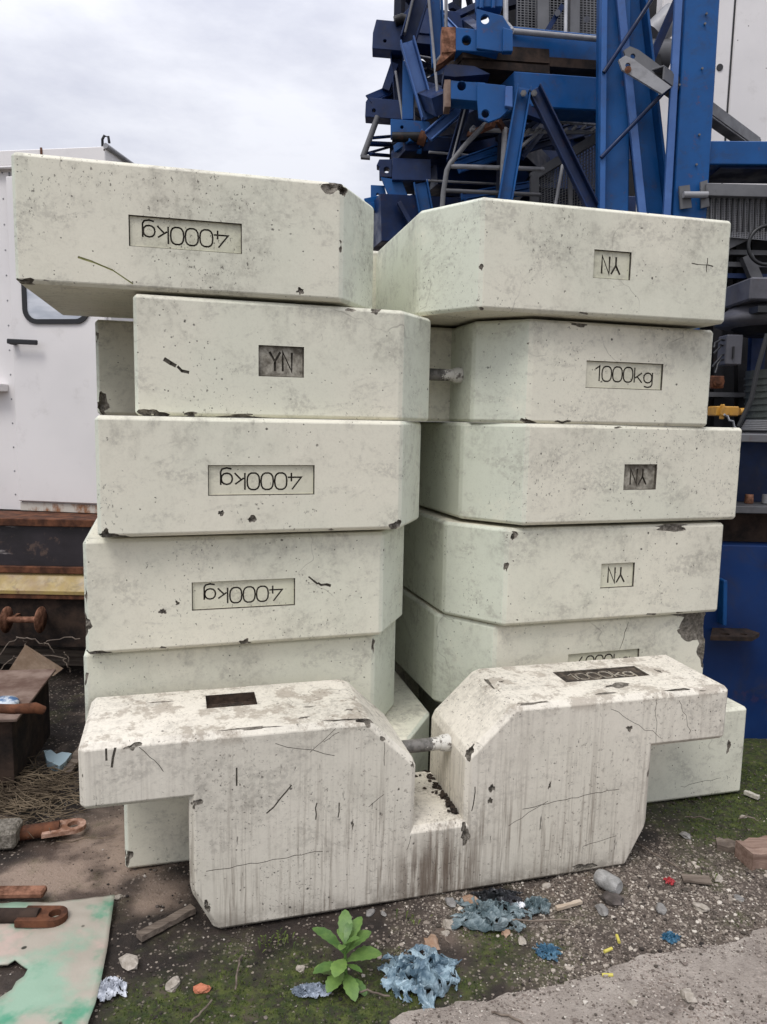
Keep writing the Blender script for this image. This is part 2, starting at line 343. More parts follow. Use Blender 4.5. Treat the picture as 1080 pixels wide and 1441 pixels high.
def cabin_mat():
    t = NT('white_cabin_panel')
    c = t.mix(t.rng(t.noise(1.2, 4), .3, .7), (.76, .73, .715), (.68, .655, .645))
    c = t.mix(t.math('MULTIPLY', t.rng(t.noise(6, 6, .7), .55, .8), .35), c, (.40, .37, .34))
    v = t.vor(9); sx = t.n('ShaderNodeSeparateColor'); t.lk(v.outputs['Color'], sx.inputs[0])
    k = t.math('MULTIPLY', t.rng(v.outputs['Distance'], .09, .05), t.math('GREATER_THAN', sx.outputs[0], .93)); c = t.mix(k, c, (.06, .04, .03))
    t.bump(t.noise(3, 3), .05, .01); return t.fin(c, .45)
M['cabin'] = cabin_mat()
def sill_mat():
    t = NT('rust_stained_white_sill'); f = t.rng(t.noise(9, 8, .7, vec=t.map((1, 1, .5))), .46, .60)
    return t.fin(t.mix(f, (.55, .52, .46), (.28, .12, .05)), .8)
M['sill'] = sill_mat()
def glass_mat():
    t = NT('cabin_window_glass'); c = t.mix(t.rng(t.noise(3, 5, vec=t.map((1, 1, 4))), .4, .65), (.62, .64, .68), (.42, .45, .50)); return t.fin(c, .08, spec=.8)  # pale mottled base colour stands in for sky reflected in the pane
M['glass'] = glass_mat()
def wood_mat(name, a, b, sc=1):
    t = NT(name); v = t.map((3*sc, 40*sc, 40*sc)); f = t.rng(t.noise(1.5, 6, .65, vec=v), .3, .7)
    t.bump(t.noise(1.5, 6, .7, vec=v), .5, .004); return t.fin(t.mix(f, a, b), .9)
M['wood'] = wood_mat('weathered_grey_wood', (.075, .055, .042), (.20, .16, .125))
M['brick'] = wood_mat('reddish_timber', (.15, .09, .065), (.29, .20, .155))

# ------------------------------------------------------------------ terrain
R = random.Random(7)
MOSS = [(G(470, 1412), .24, 1), (G(540, 1405), .16, 1), (G(400, 1412), .18, .9), (G(700, 1330), .15, .9), (G(760, 1345), .12, .7), (G(310, 1412), .16, 1), (G(230, 1420), .16, 1), (G(430, 1375), .12, .8), (G(1060, 1140), .42, 1), (G(1000, 1165), .20, .8), (G(1085, 1080), .5, 1), (G(990, 1215), .16, .55), (G(650, 1385), .10, .7), (G(180, 1438), .08, .6), (G(850, 1290), .09, .5)]
WET = [(G(150, 1190), .30, 1), (G(110, 1240), .22, 1), (G(60, 1220), .16, .9), (G(220, 1258), .12, .7)]
GRAV = [(G(900, 1270), .36, 1), (G(1040, 1290), .3, 1), (G(1000, 1250), .32, 1), (G(1060, 1310), .32, 1), (G(800, 1330), .26, .9), (G(640, 1290), .22, .6), (G(620, 1340), .2, .5)]
def mask(p, lst, nz=1.0, sc=6):
    m = 0
    for c, r, a in lst:
        d = math.hypot(p[0]-c.x, p[1]-c.y)/r
        m = max(m, a*(1.35-d))
    q = Vector((p[0], p[1], 0))
    m += nz*(.55*noise.noise(q*sc)+.3*noise.noise(q*sc*2.7+Vector((9, 3, 1)))+.2*noise.noise(q*sc*7))
    return max(0, min(1, m*1.5-.25))
def ground_h(x, y):
    q = Vector((x, y, 0))
    near = max(0, min(1, 1-max(0, math.hypot(x, y-3)-4)/3))
    h = .010*noise.noise(q*2.1)+.006*noise.noise(q*7)+.0035*noise.noise(q*19)+.0022*noise.noise(q*47)
    wet = mask((x, y), WET, .6)
    return h*near*(1-.8*wet)-.004-.004*wet
def axis(lo, hi, dense0, dense1, st):
    a = [dense0+i*st for i in range(int((dense1-dense0)/st)+1)]
    k = st; x = a[-1]
    while x < hi: k *= 1.35; x += k; a.append(x)
    k = st; x = a[0]; pre = []
    while x > lo: k *= 1.35; x -= k; pre.append(x)
    return pre[::-1]+a
xs = axis(-400, 400, -1.9, 2.2, .016); ys = axis(-200, 900, 1.55, 4.1, .016)
gv = []; gc = []
for y in ys:
    for x in xs:
        gv.append((x, y, ground_h(x, y))); near = -2.6 < x < 2.8 and 1 < y < 5.5
        gc.append((mask((x, y), MOSS), mask((x, y), WET, .8, 3.5), mask((x, y), GRAV, .8)) if near else (0, 0, .3))
nx = len(xs); gf = [(j*nx+i, j*nx+i+1, (j+1)*nx+i+1, (j+1)*nx+i) for j in range(len(ys)-1) for i in range(nx-1)]
me = bpy.data.meshes.new('ground'); me.from_pydata(gv, [], gf); me.update()
ca = me.color_attributes.new('mask', 'FLOAT_COLOR', 'POINT')
ca.data.foreach_set('color', [k for c in gc for k in (*c, 1)])
me.polygons.foreach_set('use_smooth', [True]*len(gf))
t = NT('muddy_ground'); ac, _ = t.attr('mask'); sx = t.n('ShaderNodeSeparateColor'); t.lk(ac, sx.inputs[0])
mud = t.mix(t.rng(t.noise(9, 8, .7), .35, .7), (.012, .0085, .0065), (.040, .029, .022))
v = t.vor(110); v2 = t.vor(32); gvx = t.n('ShaderNodeSeparateColor'); t.lk(v.outputs['Color'], gvx.inputs[0])
stone = t.mix(gvx.outputs[1], (.07, .055, .045), (.30, .25, .205))
sel = t.math('MULTIPLY', t.math('GREATER_THAN', t.math('ADD', gvx.outputs[0], t.math('MULTIPLY', sx.outputs[2], .62)), .88), t.rng(v.outputs['Distance'], .62, .42))
c = t.mix(sel, mud, stone)
c = t.mix(t.math('MULTIPLY', sx.outputs[2], .45), c, (.19, .15, .12))
wetc = t.mix(t.rng(t.noise(3.2, 5), .46, .60), (.30, .225, .175), (.09, .064, .05))
c = t.mix(sx.outputs[1], c, wetc)
mossc = t.mix(t.rng(t.noise(30, 6, .7), .35, .7), (.022, .036, .006), (.080, .095, .018))
c = t.mix(t.math('MULTIPLY', sx.outputs[0], t.rng(t.noise(40, 6, .75), .38, .56, .15, 1)), c, mossc)
t.bump(t.math('ADD', t.noise(60, 8, .7), t.math('MULTIPLY', sel, .6)), .7, .008)
gm = t.fin(c, t.rng(sx.outputs[1], 0, 1, .68, .34), spec=.4); me.materials.append(gm)
go = bpy.data.objects.new('ground', me); col.objects.link(go); tag(go, 'muddy brown yard ground with grit and moss', kind='structure')

# concrete slab at the bottom right
slab_px = [(545, 1441), (600, 1426), (656, 1416), (700, 1408), (745, 1397), (777, 1392), (830, 1378), (868, 1365), (916, 1348), (974, 1336), (1041, 1329), (1080, 1308)]
pts = [G(*q) for q in slab_px]; pts = [Vector((.05, 1.45, 0)), Vector((.08, 1.7, 0))]+pts+[Vector((1.6, 2.30, 0)), Vector((2.6, 2.55, 0)), Vector((2.6, .8, 0)), Vector((.0, .8, 0))]
pts_slab = list(pts)
edge = []
for i in range(len(pts)):
    a, b = pts[i], pts[(i+1) % len(pts)]; k = max(1, int((b-a).length/.012)) if i < 14 else 1
    for j in range(k):
        p = a.lerp(b, j/k)
        if i < 14: p = p+Vector((noise.noise(p*14), noise.noise(p*14+Vector((5, 5, 5))), 0))*.022+Vector((noise.noise(p*60), noise.noise(p*60+Vector((5, 5, 5))), 0))*.007
        edge.append(Vector((p.x, p.y, -.05)))
m = MB(); m.plate(edge, .062, nvec=Vector((0, 0, 1)))
t = NT('worn_concrete_slab'); v = t.vor(150); gx = t.n('ShaderNodeSeparateColor'); t.lk(v.outputs['Color'], gx.inputs[0])
c = t.mix(t.rng(t.noise(5, 7, .65), .3, .7), (.23, .195, .165), (.37, .325, .28))
c = t.mix(t.math('MULTIPLY', t.math('GREATER_THAN', gx.outputs[0], .62), t.rng(t.noise(4, 4), .42, .6)), c, t.mix(gx.outputs[1], (.15, .115, .09), (.44, .38, .33)))
c = t.mix(t.math('MULTIPLY', t.rng(t.noise(3.3, 6, .7), .50, .68), .6), c, (.12, .095, .08)); c = t.mix(t.math('MULTIPLY', t.rng(t.noise(45, 6, .75), .52, .66), .5), c, (.10, .08, .065))
t.bump(t.math('ADD', t.noise(50, 8, .75), t.math('MULTIPLY', v.outputs['Distance'], -.5)), .8, .008); sm = t.fin(c, .9)
tag(m.build('concrete_pavement', sm), 'worn pinkish concrete slab edge at the lower right', kind='structure')

# ------------------------------------------------------------------ counterweight blocks
def prof_big(): return dict(a=1.29, h=.78, H=1.22, b=.98, k=.10, s=.0874, c1=.166, c2=.24, sd=.95)
def prof_small(): return dict(a=1.118, h=.205, H=.661, b=.81, kx=.076, ky=.15, s=.0874, c1=.168, c2=.162, sd=.395)
def outline(P, L=None, Rr=None, slot=True):
    a0 = -(L if L else P['a']); a1 = Rr if Rr else P['a']; h, H, b, s, c1, c2, sd = (P[k] for k in ('h', 'H', 'b', 's', 'c1', 'c2', 'sd'))
    kx, ky = P.get('kx', P.get('k')), P.get('ky', P.get('k'))
    pts = [(a0, 0)]
    if slot: pts += [(-s-c1, 0), (-s, c2), (-s, sd), (s, sd), (s, c2), (s+c1, 0)]
    pts += [(a1, 0), (a1, h), (b, h), (b, H-ky), (b-kx, H), (-b+kx, H), (-b, H-ky), (-b, h), (a0, h)]
    return pts
def oval(cx, cy, rx, ry, n=14, e=2.6): return [(cx+rx*math.copysign(abs(cos(2*pi*k/n))**(2/e), cos(2*pi*k/n)), cy+ry*math.copysign(abs(sin(2*pi*k/n))**(2/e), sin(2*pi*k/n))) for k in range(n)]
GLYPH = {'0': (.56, [('c', oval(.25, .5, .25, .5))]), '1': (.40, [('o', [(.06, .80), (.27, 1.0), (.27, 0)])]),
    '4': (.62, [('o', [(.40, 1), (.02, .27), (.58, .27)]), ('o', [(.43, .52), (.43, 0)])]),
    'k': (.50, [('o', [(.03, 1), (.03, 0)]), ('o', [(.42, .66), (.07, .30)]), ('o', [(.18, .40), (.44, 0)])]),
    'g': (.56, [('c', oval(.25, .34, .22, .33, 12, 2.2)), ('o', [(.49, .70), (.49, -.08), (.43, -.24), (.25, -.30), (.06, -.24)])]),
    'Y': (.72, [('o', [(.0, 1), (.30, .50), (.60, 1)]), ('o', [(.30, .47), (.30, 0)])]), 'N': (.62, [('o', [(.02, 0), (.02, 1), (.52, 0), (.52, 1)])])}
def ribbon(m, pts, wd, d0, d1, closed):
    n = len(pts); P = [Vector((p[0], 0, p[1])) for p in pts]; lf, rt = [], []
    for i in range(n):
        a = P[i-1] if (closed or i) else None; b = P[(i+1) % n] if (closed or i < n-1) else None
        t1 = (P[i]-a).normalized() if a is not None else (b-P[i]).normalized(); t2 = (b-P[i]).normalized() if b is not None else t1
        n1, n2 = Vector((-t1.z, 0, t1.x)), Vector((-t2.z, 0, t2.x)); nn = (n1+n2).normalized(); k = min(2.2, 1/max(.3, nn.dot(n1)))
        lf.append(P[i]+nn*wd/2*k); rt.append(P[i]-nn*wd/2*k)
    vv = [Vector((p.x, d, p.z)) for d in (d0, d1) for p in lf+rt]
    N2 = 2*n; ff = []
    for i in range(n if closed else n-1):
        j = (i+1) % n
        ff += [(i, j, n+j, n+i), (N2+i, N2+n+i, N2+n+j, N2+j), (i, N2+i, N2+j, j), (n+i, n+j, N2+n+j, N2+n+i)]
    if not closed: ff += [(0, n, N2+n, N2), (n-1, N2+n-1, N2+n+n-1, n+n-1)]
    m.add(vv, ff)
def text_solid(txt, h, wd, u, wz, flip, d0, d1):
    # single-stroke lettering like the cast numerals; h is the capital height
    tot = sum(GLYPH[c][0] for c in txt)-.08; sx_ = wd/tot; x = 0; m = MB(); q = 0
    for c in txt:
        for kind, ps in GLYPH[c][1]:
            pp = []
            for a, b in ps:
                X0, Y0 = (x+a)*sx_-wd/2, (b-.5+(.08 if 'g' in txt else 0))*h
                if flip: X0, Y0 = -X0, -Y0
                pp.append((u+X0, wz+Y0))
            ribbon(m, pp, (h*.10 if 'g' in txt else h*.12), d0-.0007*(q % 5), d1+.0007*(q % 5), kind == 'c'); q += 1
        x += GLYPH[c][0]
    return mbmesh(m)
def boolean(me, cutters, mats):
    # subtract the joined cutter meshes (list of (mesh, material)) from me
    a = bpy.data.objects.new('a', me); col.objects.link(a)
    for cm, mt in cutters:
        cm.materials.clear(); cm.materials.append(mt); b = bpy.data.objects.new('b', cm); col.objects.link(b)
        md = a.modifiers.new('b', 'BOOLEAN'); md.operation = 'DIFFERENCE'; md.object = b; md.solver = 'EXACT'; md.use_self = True; md.material_mode = 'TRANSFER'
        dg = bpy.context.evaluated_depsgraph_get(); dg.update()
        n_ = bpy.data.meshes.new_from_object(a.evaluated_get(dg)); a.modifiers.clear(); old = a.data
        if len(n_.polygons) > 4: a.data = n_; bpy.data.meshes.remove(old)
        bpy.data.objects.remove(b); bpy.data.meshes.remove(cm)
    r = a.data; bpy.data.objects.remove(a); return r
def mbmesh(m):
    me = bpy.data.meshes.new('c'); me.from_pydata(m.v, [], m.f); me.update(); bm = bmesh.new(); bm.from_mesh(me); bmesh.ops.recalc_face_normals(bm, faces=bm.faces); bm.to_mesh(me); bm.free(); return me
def boxmesh(u0, u1, d0, d1, w0, w1, ch=.004):
    m = MB(); m.box(u0, u1, d0, d1, w0, w1); return mbmesh(m)
X, Y_, Z = Vector((1, 0, 0)), Vector((0, 1, 0)), Vector((0, 0, 1))
def block_mesh(name, pts, t, mat, recesses=(), chips=(), marks=(), bevel=.012, seed=1, nchips=14, sag=.0):
    bm = bmesh.new(); lo = [bm.verts.new((u, d, 0)) for u, d in pts]; hi = [bm.verts.new((u, d, t)) for u, d in pts]; n = len(pts)
    bm.faces.new(lo[::-1]); bm.faces.new(hi)
    for i in range(n): bm.faces.new((lo[i], lo[(i+1) % n], hi[(i+1) % n], hi[i]))
    bmesh.ops.recalc_face_normals(bm, faces=bm.faces)
    def ckey(v): return any(abs(v.co.y) < 1e-4 and abs(abs(v.co.x)-q) < 1e-3 for q in (abs(pts[0][0]), abs(pts[7][0]) if len(pts) > 12 else 0))
    bmesh.ops.bevel(bm, geom=[e for e in bm.edges if e.calc_face_angle(0) > .15 and e.is_convex], offset=bevel, segments=1, affect='EDGES', clamp_overlap=True)
    bm.normal_update(); bmesh.ops.bevel(bm, geom=[e for e in bm.edges if e.calc_face_angle(0) > .15 and e.is_convex], offset=.0022, segments=1, affect='EDGES', clamp_overlap=True)
    me = bpy.data.meshes.new(name); bm.to_mesh(me); bm.free(); me.materials.append(mat)
    rr = random.Random(seed)
    cut = []
    for (u0, u1, w0, w1, dep, mt, txt, flip, tmat, twd, th) in recesses:
        cut.append((boxmesh(u0, u1, -.05, dep-.003, w0, w1), M['groove'] if mt is not M['recess_black'] else mt)); cut.append((boxmesh(u0+.0035, u1-.0035, -.05, dep, w0+.003, w1-.0025), mt))
    cm = MB(); k = 0
    for (u, d, w_, r, sq) in chips:
        cm.ico((u, d, w_), r, seed*31+k, 3, .50, sq); k += 1
    L0, R0 = pts[0][0], max(p[0] for p in pts)
    for i in range(nchips):
        u = rr.uniform(L0+.05, R0-.05)
        if abs(u) < .27: continue
        w_ = rr.choice((0, t)); r = rr.choice((.008, .012, .016, .02))
        cm.ico((u, -r*.25, w_+(r*.35 if w_ else -r*.35)), r, seed*77+i, 2, .5, (rr.uniform(1, 3.6), .7, .9))
    for i in range(max(1, nchips//4)):
        cm.ico((rr.choice((-.2534, .2534, L0, R0)), 0, rr.uniform(.03, t-.03)), rr.choice((.008, .014)), seed*99+i, 2, .5, (.8, .7, rr.uniform(1, 2.5)))
    if cm.v: cut.append((mbmesh(cm), M['bare']))
    for (u0, u1, w0, w1, dep, mt, txt, flip, tmat, twd, th) in recesses:
        if txt: cut.append((text_solid(txt, th, twd, (u0+u1)/2, (w0+w1)/2, flip, dep-.004, dep+.007), tmat))
    mm = MB()
    for mk in marks:
        (ps, wd, dp) = mk
        for i in range(len(ps)-1):
            a = Vector((ps[i][0], 0, ps[i][1])); b = Vector((ps[i+1][0], 0, ps[i+1][1])); e = (b-a).normalized()*wd*.2
            mm.beam(a-e, b+e, wd*rr.uniform(.6, 1.2), dp*2, Vector((0, 1, 0)))
    if mm.v: cut.append((mbmesh(mm), M['groove']))
    if name == 'b1':
        q = MB()
        for a, b, w_ in (((-1.104, .09), (-1.06, .078), .007), ((-1.06, .078), (-1.0, .056), .005), ((-1.0, .056), (-.939, .017), .004)): q.beam(Vector((a[0], 0, a[1])), Vector((b[0], 0, b[1])), w_, .003)
        cut.append((mbmesh(q), M['olive']))
    me = boolean(me, cut, None); me.name = name; return me
def wiggle(a, b, n=5, amp=.004, seed=0):
    r = random.Random(seed); return [(a[0]+(b[0]-a[0])*i/n+r.uniform(-amp, amp), a[1]+(b[1]-a[1])*i/n+r.uniform(-amp, amp)) for i in range(n+1)]
T = .394
grp = 'stacked concrete counterweight blocks'
def place_block(label, x, y, z, yaw, me, bar=None, tilt=0.0, group=grp, standing=None, lean=0):
    e = empty('concrete_counterweight', (x, y, z), label, 'counterweight', group); e.rotation_euler = (0, -tilt, yaw)
    if standing: e.rotation_euler = (-lean, 0, yaw)
    body = bpy.data.objects.new('block_body', me); col.objects.link(body); body.parent = e
    if standing: body.rotation_euler = (-pi/2, 0, 0); body.location = (0, 0, standing)
    if bar:
        m = MB(); (d, wz, r) = bar
        if standing: d, wz = wz, standing-d
        m.tube([(-.12, d, wz), (.12, d, wz)], r, 16)
        me_ = m.build('lifting_bar', M['bar'], None, origin=(0, 0, 0)); me_.parent = e
        c = MB(); c.tube([(.050, d, wz), (.064, d, wz), (.086, d, wz)], [r*1.12, r*1.3, r*1.35], 16); cc = c.build('weld_collar', M['bar'], None, origin=(0, 0, 0)); cc.parent = me_
    return e
def rec(u0, u1, w0, w1, txt, flip, mt, tm, dep=.010):
    wd = (u1-u0)*(.76 if 'k' in txt else .50); return (u0, u1, w0, w1, dep, mt, txt, flip, tm, wd, (w1-w0)*(.56 if 'k' in txt else .62))
RP, RD, GV = M['recess_pale'], M['recess_dirty'], M['groove']
big = prof_big(); small = prof_small()
gash = lambda a, b, s: (wiggle(a, b, 5, .005, s), .007, .004)
# top layer
me = block_mesh('b1', outline(big), T, M['stack'], [rec(-.949, -.592, .135, .232, '4000kg', True, RP, GV), rec(.70, .856, .14, .243, 'YN', True, RP, GV)],
    chips=[(-.285, 0, .388, .030, (1.2, .7, .9)), (-.255, .02, .37, .02, (1, 1, 1.2)), (-1.27, 0, 0, .022, (1.6, .8, .7)), (-.397, 0, .027, .011, (1.1, .8, 1)), (.253, 0, 0, .016, (1, .8, 1))],
    marks=[(wiggle((1.12, .219), (1.215, .217), 4, .002, 1), .004, .003), (wiggle((1.185, .19), (1.186, .245), 3, .002, 2), .004, .003)], seed=1)
place_block('topmost block, large, overhanging at its left end, 4000kg cast upside down', .087, 2.697, 2.006, .243, me)
# second
me = block_mesh('b2', outline(dict(small, a=1.175), 1.175, 1.086), T, M['stack'], [rec(-.771, -.614, .143, .248, 'YN', False, RD, GV, .014), rec(.498, .848, .143, .248, '1000kg', False, RP, GV)],
    chips=[(-1.12, 0, 0, .030, (1.6, .8, .7)), (-.80, 0, -.006, .020, (6, .6, .7)), (.262, 0, 0, .024, (2.4, .9, .8)), (.40, 0, 0, .016, (2, .8, .9)), (.242, 0, .30, .011, (1, .9, 1)), (-.36, 0, .388, .02, (1.2, .7, .9)), (.45, 0, .388, .014, (3, .7, .8)), (-1.0, 0, 0.0, .02, (1.6, .7, .7))],
    marks=[(wiggle((-1.077, .185), (-1.045, .168), 2, .003, 1), .013, .004), (wiggle((-1.04, .162), (-1.005, .146), 2, .003, 2), .010, .004)], seed=2, nchips=16)
place_block('second block from the top, shorter, with upright YN and 1000kg', .302, 2.799, 1.600, .288, me, (.28, .19, .024))
# the block standing behind the second one
me = block_mesh('b2b', outline(small, slot=False), T, M['stack'], chips=[(-1.10, 0, .03, .03, (.8, .8, 1.6))], seed=12)
a_ = .288; ux, uy = .302+(-.235)*cos(a_)-.76*sin(a_), 2.799+(-.235)*sin(a_)+.76*cos(a_)
place_block('shaded block set back behind the left end of the YN and 1000kg block', ux, uy, 1.6005, .288, me)
me = block_mesh('b3', outline(big), T, M['stack'], [rec(-.941, -.577, .133, .236, '4000kg', True, RP, GV), rec(.70, .858, .135, .239, 'YN', True, RD, GV, .013)],
    chips=[(-1.23, 0, 0, .024, (2, .8, .7)), (-1.27, 0, .01, .02, (1, 1, 1)), (-.27, 0, .01, .022, (1.1, .8, 1.1)), (-.795, 0, .051, .011, (1, .9, 1)), (-.90, 0, .075, .008, (1.2, .8, 1)), (.66, 0, .388, .010, (2.6, .7, .7))], seed=3)
place_block('third block from the top, 4000kg upside down above a small round hole', .304, 2.771, 1.2055, .323, me)
me = block_mesh('b4', outline(big), T, M['stack'], [rec(-.943, -.582, .135, .235, '4000kg', True, RP, GV), rec(.685, .845, .135, .238, 'YN', True, RP, GV)],
    chips=[(1.031, 0, .388, .020, (4.5, .7, .8)), (-1.29, .01, .10, .022, (1, 1, 1.6)), (-1.25, 0, 0, .02, (2.6, .8, .7)), (-.76, 0, .008, .016, (1.2, .9, .9)), (-1.04, 0, .14, .010, (1.2, .8, 1)), (-.99, 0, .165, .007, (1, .8, 1)), (.28, 0, .37, .014, (1, .8, 1.4))],
    marks=[(wiggle((-.53, .235), (-.50, .21), 2, .003, 1), .007, .004), (wiggle((-.50, .21), (-.453, .202), 3, .003, 2), .009, .004)], seed=4)
place_block('fourth block from the top, large, 4000kg cast upside down with a curved gouge beside it', .243, 2.792, .797, .300, me)
me = block_mesh('b5', outline(big), T, M['stack'], [rec(.593, .94, .147, .25, '4000kg', False, RP, GV)],
    chips=[(1.24, 0, .388, .06, (2.0, .35, 1.3)), (1.27, .0, .25, .05, (1, .5, 2.2)), (1.20, 0, .32, .05, (1.2, .3, 1))], marks=[(wiggle((.879, .375), (.84, .255), 5, .004, 4), .003, .003)], seed=5)
place_block('fifth block from the top, mostly hidden, with broken paint at its right end', .217, 2.832, .396, .298, me)
me = block_mesh('b6', outline(big), T, M['stack'], chips=[(-1.29, 0, .05, .02, (1, 1, 1.5)), (1.2, 0, .22, .012, (1, .8, 2))], marks=[(wiggle((.97, .06), (1.18, .08), 8, .008, 6), .002, .002)], seed=6)
place_block('lowest block of the stack, resting on the ground behind the standing block', .358, 2.778, 0.0, .257, me)
# the standing block in front
mk = [([(-1.04, .012), (-1.040, .052)], .006, .002), ([(-1.014, .012), (-1.022, .045), (-1.026, .075)], .007, .002), ([(-.668, .115), (-.668, .175)], .005, .002),
      (wiggle((-.497, .190), (-.575, .280), 4, .003, 1), .005, .002), (wiggle((-.42, .26), (-.422, .32), 3, .002, 2), .004, .002), (wiggle((-.345, .27), (-.347, .32), 3, .002, 3), .004, .002),
      (wiggle((-.76, .447), (-.40, .43), 16, .003, 4), .0022, .001), (wiggle((.30, .375), (.68, .345), 16, .003, 5), .0024, .001), (wiggle((-.36, .02), (-.44, .09), 4, .003, 7), .0017, .001), (wiggle((-.33, .02), (-.40, .06), 4, .003, 8), .0017, .001),
      (wiggle((-.55, .05), (-.36, .11), 5, .004, 9), .002, .0015), (wiggle((-.95, .02), (-.88, .10), 5, .004, 10), .002, .0015), (wiggle((.62, .04), (.82, .16), 8, .007, 11), .0017, .001), (wiggle((.80, .02), (.82, .19), 8, .005, 12), .0017, .001), (wiggle((.90, .03), (.96, .17), 8, .008, 13), .0017, .001),
      (wiggle((-.2, .08), (-.2, .16), 3, .002, 14), .0017, .001), (wiggle((-.25, .3), (-.2, .26), 3, .002, 15), .002, .0015), (wiggle((-.1, .42), (-.11, .47), 4, .004, 16), .0017, .001), (wiggle((.12, .27), (.115, .36), 4, .003, 17), .004, .002), (wiggle((.55, .55), (.68, .53), 5, .003, 18), .002, .001), (wiggle((.25, .43), (.40, .36), 6, .004, 19), .002, .0012)]
class StandMarks: pass
me = block_mesh('bf', outline(dict(small)), .380, M['front'], [rec(-.749, -.585, .195, .305, 'YN', False, M['recess_black'], GV, .030), rec(.535, .89, .165, .270, '1000kg', False, M['recess_mixed'], M['front'], .006)],
    chips=[(-.62, -.002, .018, .012, (7, .5, .7)), (-.35, -.002, .018, .012, (6, .5, .8)), (.33, -.002, .018, .010, (7, .5, .7)), (.253, 0, .2, .010, (1, .7, 8)), (-.25, 0, .01, .02, (2, 1.2, .8)), (.10, .15, .02, .022, (1, 1.2, .8)), (.18, .284, 0, .013, (1, 1, .6)), (.18, .33, 0, .009, (1, 1, .6)),
           (-.97, .012, -.002, .018, (1, .8, .5)), (.09, .45, 0, .014, (1, 2, .6)), (.82, .36, 0, .018, (.7, 2.5, .7)), (.80, .30, 0, .014, (.7, 2, .7)), (.70, .0, .10, .02, (2.4, .3, 1)), (-.45, 0, .06, .008, (2, .6, 1)), (.9, 0, .02, .01, (5, .6, .8)), (-.20, .05, .0, .012, (1.4, 1.4, .8)), (-.10, .15, .0, .014, (1.2, 2, .7)), (-1.118, .10, .0, .012, (.7, 2, .8)), (-.81, .22, .0, .016, (1.6, 1, .6)), (-.90, .205, 0, .012, (3, .8, .7)), (-.76, .57, 0, .012, (1, 1.5, .7)), (.087, .40, 0, .014, (.8, 2.5, .7)), (.62, .0, .04, .012, (3, .4, .8)), (1.0, 0, .0, .012, (4, .8, .7)), (1.118, .06, 0, .014, (.8, 2, .8)), (-.3, 0, .09, .007, (2, .5, 1)), (-.42, 0, .14, .006, (3, .5, 1)), (-.9, 0, .28, .006, (6, .4, .7)), (.30, 0, .22, .006, (2, .5, 1)), (.95, 0, .2, .008, (1, .5, 2)), (.7, .12, 0, .008, (1.5, 1.5, .5)), (.4, .3, 0, .006, (1, 2, .6)), (-.3, .35, 0, .006, (.8, 2.4, .6)), (.56, .63, 0, .014, (3, 1, .4))],
    bevel=.017, seed=8, nchips=12)
# front-face marks: rotate them on to the w=0 face
mm = MB()
for ps, wd, dp in mk:
    for i in range(len(ps)-1):
        a = Vector((ps[i][0], ps[i][1], 0)); b = Vector((ps[i+1][0], ps[i+1][1], 0)); mm.beam(a, b, wd, dp*2, Z)
me = boolean(me, [(mbmesh(mm), M['groove'])], None)
place_block('weathered T-shaped block standing upright before the stack, notch bridged by a steel bar', .2075, 2.342, -.005, .271, me, (.19, .17, .023), standing=.661, group=None, lean=-.0234)

# ------------------------------------------------------------------ left: white cabin on rusty platform
yaw = radians(-9); cx_, cn_ = Vector((cos(yaw), sin(yaw), 0)), Vector((-sin(yaw), cos(yaw), 0))
P0 = W(155, 450, 4.55)
def onw(px, py, off=0.0):
    r = ray(px, py); k = ((P0+cn_*off-CO).dot(cn_))/r.dot(cn_); return CO+r*k
def cz(u, z, d=0.0): return Vector((P0.x, P0.y, 0))+cx_*u+cn_*d+Vector((0, 0, z))
def cu(px, py): p = onw(px, py); return (p-Vector((P0.x, P0.y, 0))).dot(cx_), p.z
ztop = cu(140, 207)[1]; zfas = cu(140, 228)[1]; zbot = cu(100, 722)[1]; zdoor = cu(100, 708)[1]
uL = -3.2
cab = empty('site_cabin', (P0.x, P0.y, zbot), 'white metal cabin on rusty steel beams behind the left stack', 'cabin')
def cbox(m, u0, u1, z0, z1, d0, d1, mi=0): m.frame(cz((u0+u1)/2, (z0+z1)/2, (d0+d1)/2), cx_, cn_, Z, abs(u1-u0)/2, abs(d1-d0)/2, abs(z1-z0)/2, mi)
m = MB(); cbox(m, uL, -.012, zbot, zfas, .03, 2.1); m.build('wall', M['cabin'], cab, .004)
m = MB(); cbox(m, uL-.02, .0, zfas-.004, ztop, -.01, 2.14)
m.tube([cz(uL, zfas-.012, -.005), cz(-.01, zfas-.012, -.005)], .010, 8)
m.build('roof', M['cabin'], cab, .004)
m = MB(); m.tube([cz(.005, ztop+.003, -.01), cz(.005, ztop-.02, 2.1)], .016, 8); m.build('roof_edge_trim', M['railgrey'], cab)
ul, _ = cu(22, 600)
m = MB(); cbox(m, ul, -.03, zdoor, zfas-.06, .0, .027); dr = m.build('door', M['cabin'], cab, .006)
uw0, zw0 = cu(34, 456); uw1 = cu(128, 456)[0]; zw1 = cu(60, 290)[1]
def rrect(u0, u1, z0, z1, r, n=7):
    o = []
    for cx2, cz2, a0 in ((u1-r, z1-r, 0), (u0+r, z1-r, 90), (u0+r, z0+r, 180), (u1-r, z0+r, 270)):
        for i in range(n): a = radians(a0+90*i/(n-1)); o.append((cx2+r*cos(a), cz2+r*sin(a)))
    return o
oo = rrect(uw0, uw1, zw0, zw1, .09); ii = rrect(uw0+.028, uw1-.028, zw0+.028, zw1-.028, .065)
m = MB(); n_ = len(oo)
vv = [cz(u, z, -.012) for u, z in oo]+[cz(u, z, -.012) for u, z in ii]+[cz(u, z, .004) for u, z in oo]+[cz(u, z, .004) for u, z in ii]
ff = []
